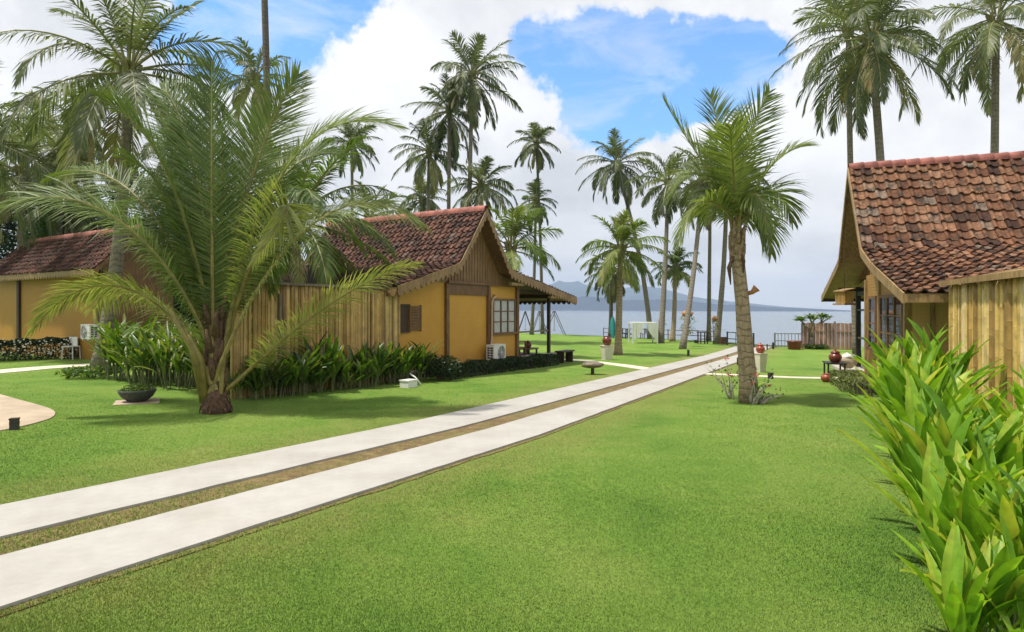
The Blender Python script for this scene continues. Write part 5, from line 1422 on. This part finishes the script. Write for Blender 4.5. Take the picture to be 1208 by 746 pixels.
# swings
def swing(label, px, t, w, h):
    g = GP(px, t); root = thing('swing', label, 'swing', g, 'shore swings')
    for x in (-1, 1):
        m = MB(); m.tube([g+Vector((x*w, 0, 0)), g+Vector((0, 0, h))], 0.035, 6); m.build('leg', M['wood_dark'], root)
    m = MB(); m.tube([g+Vector((0, 0, h)), g+Vector((0, 3.0, h))], 0.035, 6)
    for x in (-1, 1): m.tube([g+Vector((x*w, 3.0, 0)), g+Vector((0, 3.0, h))], 0.035, 6)
    m.build('frame', M['wood_dark'], root)
    for y in (1.2, 1.8):
        m = MB(); m.tube([g+Vector((0, y, h)), g+Vector((0, y, 0.5))], 0.015, 5); m.build('rope', M['wood_grey'], root)
    m = MB(); m.box(g+Vector((0, 1.5, 0.45)), 0.25, 0.75, 0.05); m.build('seat', M['wood_grey'], root)
swing('first thin swing frame seen left of the porch post', 620, 66, 0.85, 2.5)
swing('second thin swing frame seen just left of the porch post', 637, 66, 0.85, 2.5)
swing('swing frame standing clear to the right of the porch post', 655, 64, 1.1, 2.5)
# orchid clump on a stump, epiphyte
def epiphyte(label, c, w, h, seed, n, stump=None):
    rnd = random.Random(seed); root = thing('epiphyte', label, 'plant', c); mb = MB()
    for k in range(n):
        blade_leaf(mb, c+Vector((rnd.uniform(-w, w)*0.4, -0.08+rnd.uniform(-0.12, 0.05), rnd.uniform(-h, h)*0.5)), rnd.uniform(0, 6.28), R(rnd.uniform(-40, 60)), rnd.uniform(0.3, 0.6), 0.06, R(rnd.uniform(40, 110)), rnd.random(), rnd, 4, 0.05)
    mb.build('foliage', M['varieg'], root)
    m = MB(); m.blob(c+UP*h*0.55, w*0.4, w*0.35, 0.22, 7, 0.4, seed); m.build('root_ball', M['spathe'], root, True)
epiphyte('pale trailing orchid clump with a brown root ball on the leaning palm', P(811, 384, 43.5), 0.95, 1.5, 81, 120)
epiphyte('small fern clinging low to the palm that leans left', P(843, 384, 45.6), 0.5, 0.9, 82, 40)
epiphyte('tuft of fern on the foot of the palm at the canopy daybed', P(780, 384, 49.5), 0.6, 0.6, 83, 40)
# bougainvillea at the near palm
def bare_shrub(label, px, py, seed, h, spread, nb, flowers, lean=(0, 0)):
    rnd = random.Random(seed); g = G(px, py); root = thing('bougainvillea', label, 'shrub', g); tb = MB(); fl = MB(); lf = MB()
    for k in range(nb):
        a = rnd.uniform(0, 6.28); p = g+Vector((rnd.uniform(-0.06, 0.06), rnd.uniform(-0.06, 0.06), -0.03)); d = Vector((math.cos(a)*spread+lean[0], math.sin(a)*spread*0.6+lean[1], 1)).normalized(); pts = [p]; L = h*rnd.uniform(0.6, 1.05)
        for i in range(6):
            d = (d+Vector((rnd.uniform(-0.22, 0.22)+lean[0]*0.1, rnd.uniform(-0.2, 0.2), -0.02))).normalized(); pts.append(pts[-1]+d*L/6)
        tb.tube(pts, [0.022, 0.018, 0.015, 0.012, 0.009, 0.007, 0.004], 5)
        for i in range(2, 7):
            for _ in range(1):
                q = pts[i]+Vector((rnd.uniform(-0.1, 0.1), rnd.uniform(-0.1, 0.1), rnd.uniform(-0.06, 0.1)))
                (leaf_cloud(lf, q, 0.04, 0.04, 0.04, 3, 0.06, rnd, 0.6))
        if k < flowers:
            fl = MB(); leaf_cloud(fl, pts[-1], 0.07, 0.07, 0.05, 14, 0.055, rnd); fl.build('flower', M['flower_red'], root)
    tb.build('stem', M['grey_stem'], root, True); lf.build('foliage', M['ginger'], root)
bare_shrub('thin pale-stemmed bougainvillea left of the near palm trunk', 863, 471, 91, 0.98, 0.30, 8, 4, (-0.15, 0))
bare_shrub('red-flowered bougainvillea climbing the foot of the near palm trunk', 888, 477, 92, 0.85, 0.45, 11, 5)
bare_shrub('low straggling stems spreading to the right of the near palm foot', 896, 476, 93, 0.55, 0.5, 6, 0, (0.9, 0))
# white plastic chair by the hut hedge
def garden_seat():
    g = G(84, 424); root = thing('garden_chair', 'white plastic chair in front of the hedge of the ochre hut', 'chair', g); rz = -0.4; z = g.z
    m = MB(); m.box(g+UP*0.5, 0.44, 0.44, 0.05, rz); m.build('seat', M['white'], root)
    m = MB(); m.obox(g+Vector((-0.22, 0.18, 0.55)), (0.42, -0.12, 0), (0.01, 0.04, 0), UP*0.36); m.build('backrest', M['white'], root)
    for x in (-0.2, 0.2):
        for y in (-0.2, 0.2):
            m = MB(); m.tube([g+Vector((x*1.1, y*1.1, 0)), g+Vector((x, y, 0.5))], 0.022, 6); m.build('leg', M['white'], root)
garden_seat()

# ------------------------------------------------------------------ grass blades
def build_grass(n=700000):
    rg = np.random.default_rng(4)
    px = rg.uniform(-80, 1290, n); py = 392+(790-392)*rg.random(n)**0.85
    u = (px-CX)/F; v = (py-HY)/F
    t = EYE/np.maximum(v-KS*(DD.x*u+DD.y), 1e-3)
    x = u*t; y = t; q = DD.x*x+DD.y*y; o = DN.x*x+DN.y*y+0.055*np.maximum(q-8, 0)
    keep = (t < 30) & (t > 2.3) & (q < 30)
    dr = np.abs(o+5.5)
    e1 = rg.normal(0.0, 0.022, n); on_strip = ((o > -6.68+e1) & (o < -5.70-e1)) | ((o > -5.26+e1) & (o < -4.33-e1))
    keep &= ~on_strip
    mid = (dr < 0.22)
    edge = (dr > 1.10) & (dr < 1.32)
    keep &= ~(mid & (rg.random(n) < np.where(q < 4, 0.5, 0.86))); keep &= ~(edge & (rg.random(n) < 0.5))
    def infr(H, a0, a1, l0, l1):
        dx = x-H.o.x; dy = y-H.o.y; a = dx*H.d.x+dy*H.d.y; l = dx*H.e.x+dy*H.e.y
        return (a > a0) & (a < a1) & (l > l0) & (l < l1)
    keep &= ~infr(HL, -7, 10.1, 0.25, 9); keep &= ~infr(HR, 1.6, 9.5, 0.05, 12); keep &= ~infr(HR, -5, 1.7, 0.6, 9); keep &= ~infr(HB, 0.4, 4, -0.2, 14)
    # patio, narrow paths
    poly = [(p.x, p.y) for p in PATIO]; ins = np.zeros(n, bool)
    for (x0, y0), (x1, y1) in zip(poly, poly[1:]+poly[:1]):
        c = ((y0 > y) != (y1 > y)) & (x < (x1-x0)*(y-y0)/((y1-y0) if y1 != y0 else 1e-9)+x0); ins ^= c
    keep &= ~ins
    def near(pa, pb, w):
        ax, ay, bx, by = pa.x, pa.y, pb.x, pb.y; dx, dy = bx-ax, by-ay; L2 = dx*dx+dy*dy; s = np.clip(((x-ax)*dx+(y-ay)*dy)/L2, 0, 1)
        return np.hypot(x-ax-s*dx, y-ay-s*dy) < w
    for seg, w in (((G(640, 423.5), G(690, 426), G(735, 431.5), G(772, 437)), 0.4), ((G(832, 441.5), G(880, 443.5), G(940, 446), G(1003, 447)), 0.33), ((G(-140, 450), G(-60, 444), G(0, 439), G(50, 434.5), G(105, 431), G(150, 429)), 0.58)):
        for a, b in zip(seg, seg[1:]): keep &= ~near(a, b, w)
    x, y, q, o, t = x[keep], y[keep], q[keep], o[keep], t[keep]; m = len(x)
    z = -KS*q-0.006+np.where(np.abs(o+5.5) < 1.26, 0.014, 0.0)
    h = rg.uniform(0.007, 0.016, m)*np.where(np.abs(o+5.5) < 1.4, 0.85, 1.0)*(1+0.012*t); w = rg.uniform(0.0022, 0.0045, m)*(1+0.09*t)
    ang = rg.uniform(0, 2*np.pi, m); la = rg.uniform(0, 2*np.pi, m); ln = rg.uniform(0.2, 1.1, m)*h
    co = np.empty((m, 3, 3), np.float32)
    co[:, 0] = np.stack([x-np.cos(ang)*w, y-np.sin(ang)*w, z], 1); co[:, 1] = np.stack([x+np.cos(ang)*w, y+np.sin(ang)*w, z], 1)
    co[:, 2] = np.stack([x+np.cos(la)*ln, y+np.sin(la)*ln, z+h+0.006], 1)
    me = bpy.data.meshes.new('grass'); me.vertices.add(3*m); me.loops.add(3*m); me.polygons.add(m)
    me.vertices.foreach_set('co', co.ravel()); me.loops.foreach_set('vertex_index', np.arange(3*m, dtype=np.int32))
    me.polygons.foreach_set('loop_start', np.arange(0, 3*m, 3, dtype=np.int32)); me.polygons.foreach_set('loop_total', np.full(m, 3, np.int32))
    at = me.attributes.new('var', 'FLOAT', 'FACE'); at.data.foreach_set('value', np.clip(rg.normal(0.5, 0.2, m), 0, 1).astype(np.float32))
    me.materials.append(M['blade']); me.update(calc_edges=True); me.validate()
    ob = bpy.data.objects.new('grass', me); COL.objects.link(ob)
    tag(ob, 'short mown green grass covering the lawns on both sides of the drive', 'grass', kind='stuff')
build_grass()

# ------------------------------------------------------------------ haze
def build_haze():
    m = bpy.data.materials.new('air'); m.use_nodes = True; nt = m.node_tree; nt.nodes.clear()
    out = nt.nodes.new('ShaderNodeOutputMaterial'); v = nt.nodes.new('ShaderNodeVolumePrincipled')
    v.inputs['Color'].default_value = (0.58, 0.74, 1.0, 1); v.inputs['Density'].default_value = HAZE; v.inputs['Anisotropy'].default_value = 0.2
    nt.links.new(v.outputs[0], out.inputs['Volume'])
    b = MB(); b.obox((-5900, -500, -5.0), (11800, 0, 0), (0, 6400, 0), (0, 0, 300)); o = b.build('haze', m)
    tag(o, 'thin bluish sea air over the whole garden and bay', 'haze', kind='stuff')
HAZE = 0.00019
build_haze()

# ------------------------------------------------------------------ light, sky, camera
SUN_AZ = Vector((-0.98, -0.20, 0)).normalized(); SUN_EL = R(69)
def build_light():
    s = bpy.data.lights.new('sun', 'SUN'); s.energy = 2.9; s.angle = R(2.5); s.color = (1.0, 0.955, 0.88)
    o = bpy.data.objects.new('sun', s); COL.objects.link(o)
    d = SUN_AZ*math.cos(SUN_EL)+UP*math.sin(SUN_EL); o.rotation_euler = d.to_track_quat('Z', 'Y').to_euler(); o.location = (0, 0, 40)
build_light()
def build_world():
    w = bpy.data.worlds.new('World'); scene.world = w; w.use_nodes = True; nt = w.node_tree; nt.nodes.clear()
    out = nt.nodes.new('ShaderNodeOutputWorld'); bg = nt.nodes.new('ShaderNodeBackground'); nt.links.new(bg.outputs[0], out.inputs[0])
    sky = nt.nodes.new('ShaderNodeTexSky'); sky.sky_type = 'NISHITA'; sky.sun_disc = False
    sky.sun_elevation = SUN_EL; sky.sun_rotation = math.atan2(SUN_AZ.x, SUN_AZ.y); sky.air_density = 1.0; sky.dust_density = 0.4; sky.ozone_density = 2.5
    bg.inputs['Strength'].default_value = 0.1
    tc = nt.nodes.new('ShaderNodeTexCoord'); v = tc.outputs['Generated']
    sp = nt.nodes.new('ShaderNodeSeparateXYZ'); nt.links.new(v, sp.inputs[0])
    yy = mathn(nt, 'MAXIMUM', sp.outputs['Y'], 0.06)
    u = mathn(nt, 'DIVIDE', sp.outputs['X'], yy); h = mathn(nt, 'DIVIDE', sp.outputs['Z'], yy)
    n1 = noisen(nt, v, 4.2, 9, 0.60); n2 = noisen(nt, v, 11.0, 8, 0.62); n3 = noisen(nt, v, 2.2, 6, 0.55, 0.4)
    nb = mathn(nt, 'ADD', mathn(nt, 'MULTIPLY', mathn(nt, 'SUBTRACT', n1, 0.5), 1.3), mathn(nt, 'MULTIPLY', mathn(nt, 'SUBTRACT', n2, 0.5), 0.9))
    cover = None
    # openings of blue sky between the clouds, by direction (tangents left/right and up)
    for (px, py, rx, ry) in ((325, -20, 112, 118), (770, 92, 140, 66), (690, 72, 78, 52), (870, 58, 62, 30), (730, 150, 42, 36), (1100, -160, 300, 110)  ):
        cu, cv = (px-CX)/F, (HY-py)/F
        a = mathn(nt, 'DIVIDE', mathn(nt, 'SUBTRACT', u, cu), rx/F); b = mathn(nt, 'DIVIDE', mathn(nt, 'SUBTRACT', h, cv), ry/F)
        d = mathn(nt, 'SQRT', mathn(nt, 'ADD', mathn(nt, 'MULTIPLY', a, a), mathn(nt, 'MULTIPLY', b, b)))
        cover = d if cover is None else mathn(nt, 'SMOOTH_MIN', cover, d, 0.25)
    cov = mathn(nt, 'ADD', mathn(nt, 'SUBTRACT', cover, 1.0), mathn(nt, 'MULTIPLY', nb, 1.45))
    dens = nt.nodes.new('ShaderNodeMapRange'); dens.interpolation_type = 'SMOOTHSTEP'; dens.inputs['From Min'].default_value = -0.05; dens.inputs['From Max'].default_value = 0.20
    nt.links.new(cov, dens.inputs['Value'])
    # thin high veil over the blue
    n4 = noisen(nt, scaled(nt, v, (1.0, 1.0, 3.2)), 5.0, 8, 0.62, 0.5)
    veil = mathn(nt, 'MULTIPLY', mathn(nt, 'SUBTRACT', n4, 0.48), 4.0); veil.node.use_clamp = True
    veil = mathn(nt, 'MULTIPLY', veil, 0.55)
    dn = mathn(nt, 'MAXIMUM', dens.outputs[0], veil)
    # cloud body: bright tops, grey bellies, blue-grey banks low over the sea
    body = ramp(nt, mathn(nt, 'ADD', mathn(nt, 'MULTIPLY', n3, 0.52), mathn(nt, 'ADD', mathn(nt, 'MULTIPLY', n1, 0.28), mathn(nt, 'MULTIPLY', n2, 0.20))), [(0.38, (0.66, 0.68, 0.71)), (0.47, (0.83, 0.84, 0.86)), (0.56, (1.0, 1.0, 1.0))])
    n5 = noisen(nt, scaled(nt, v, (1.0, 1.0, 4.0)), 3.2, 7, 0.6, 0.3)
    low = ramp(nt, n5, [(0.36, (0.56, 0.575, 0.595)), (0.48, (0.74, 0.745, 0.755)), (0.60, (1.0, 0.985, 0.965))])
    lf = mathn(nt, 'SUBTRACT', 1.0, mathn(nt, 'DIVIDE', h, 0.24)); lf.node.use_clamp = True
    body = mix(nt, mathn(nt, 'MULTIPLY', lf, 0.85), body, low)
    bright = nt.nodes.new('ShaderNodeVectorMath'); bright.operation = 'SCALE'; bright.inputs['Scale'].default_value = 5.8; nt.links.new(body, bright.inputs[0])
    skyc = mix(nt, 1.0, sky.outputs[0], (0.80, 1.18, 1.42), 'MULTIPLY')
    nt.links.new(mix(nt, dn, skyc, bright.outputs[0]), bg.inputs['Color'])
build_world()
cam = bpy.data.cameras.new('camera'); co = bpy.data.objects.new('camera', cam); COL.objects.link(co)
co.location = (0, 0, EYE); co.rotation_euler = (R(90), 0, 0)
cam.sensor_fit = 'HORIZONTAL'; cam.sensor_width = 36; cam.lens = 36*F/1208; cam.shift_y = -(373-HY)/1208; cam.clip_start = 0.05; cam.clip_end = 20000
scene.camera = co
scene.render.engine = 'CYCLES'
scene.view_settings.view_transform = 'Standard'; scene.view_settings.look = 'None'; scene.view_settings.exposure = 0.92; scene.view_settings.gamma = 1.0
scene.cycles.max_bounces = 6; scene.cycles.diffuse_bounces = 3; scene.cycles.glossy_bounces = 3; scene.cycles.transmission_bounces = 4; scene.cycles.volume_bounces = 0; scene.cycles.transparent_max_bounces = 8
scene.cycles.use_denoising = True; scene.cycles.use_adaptive_sampling = True
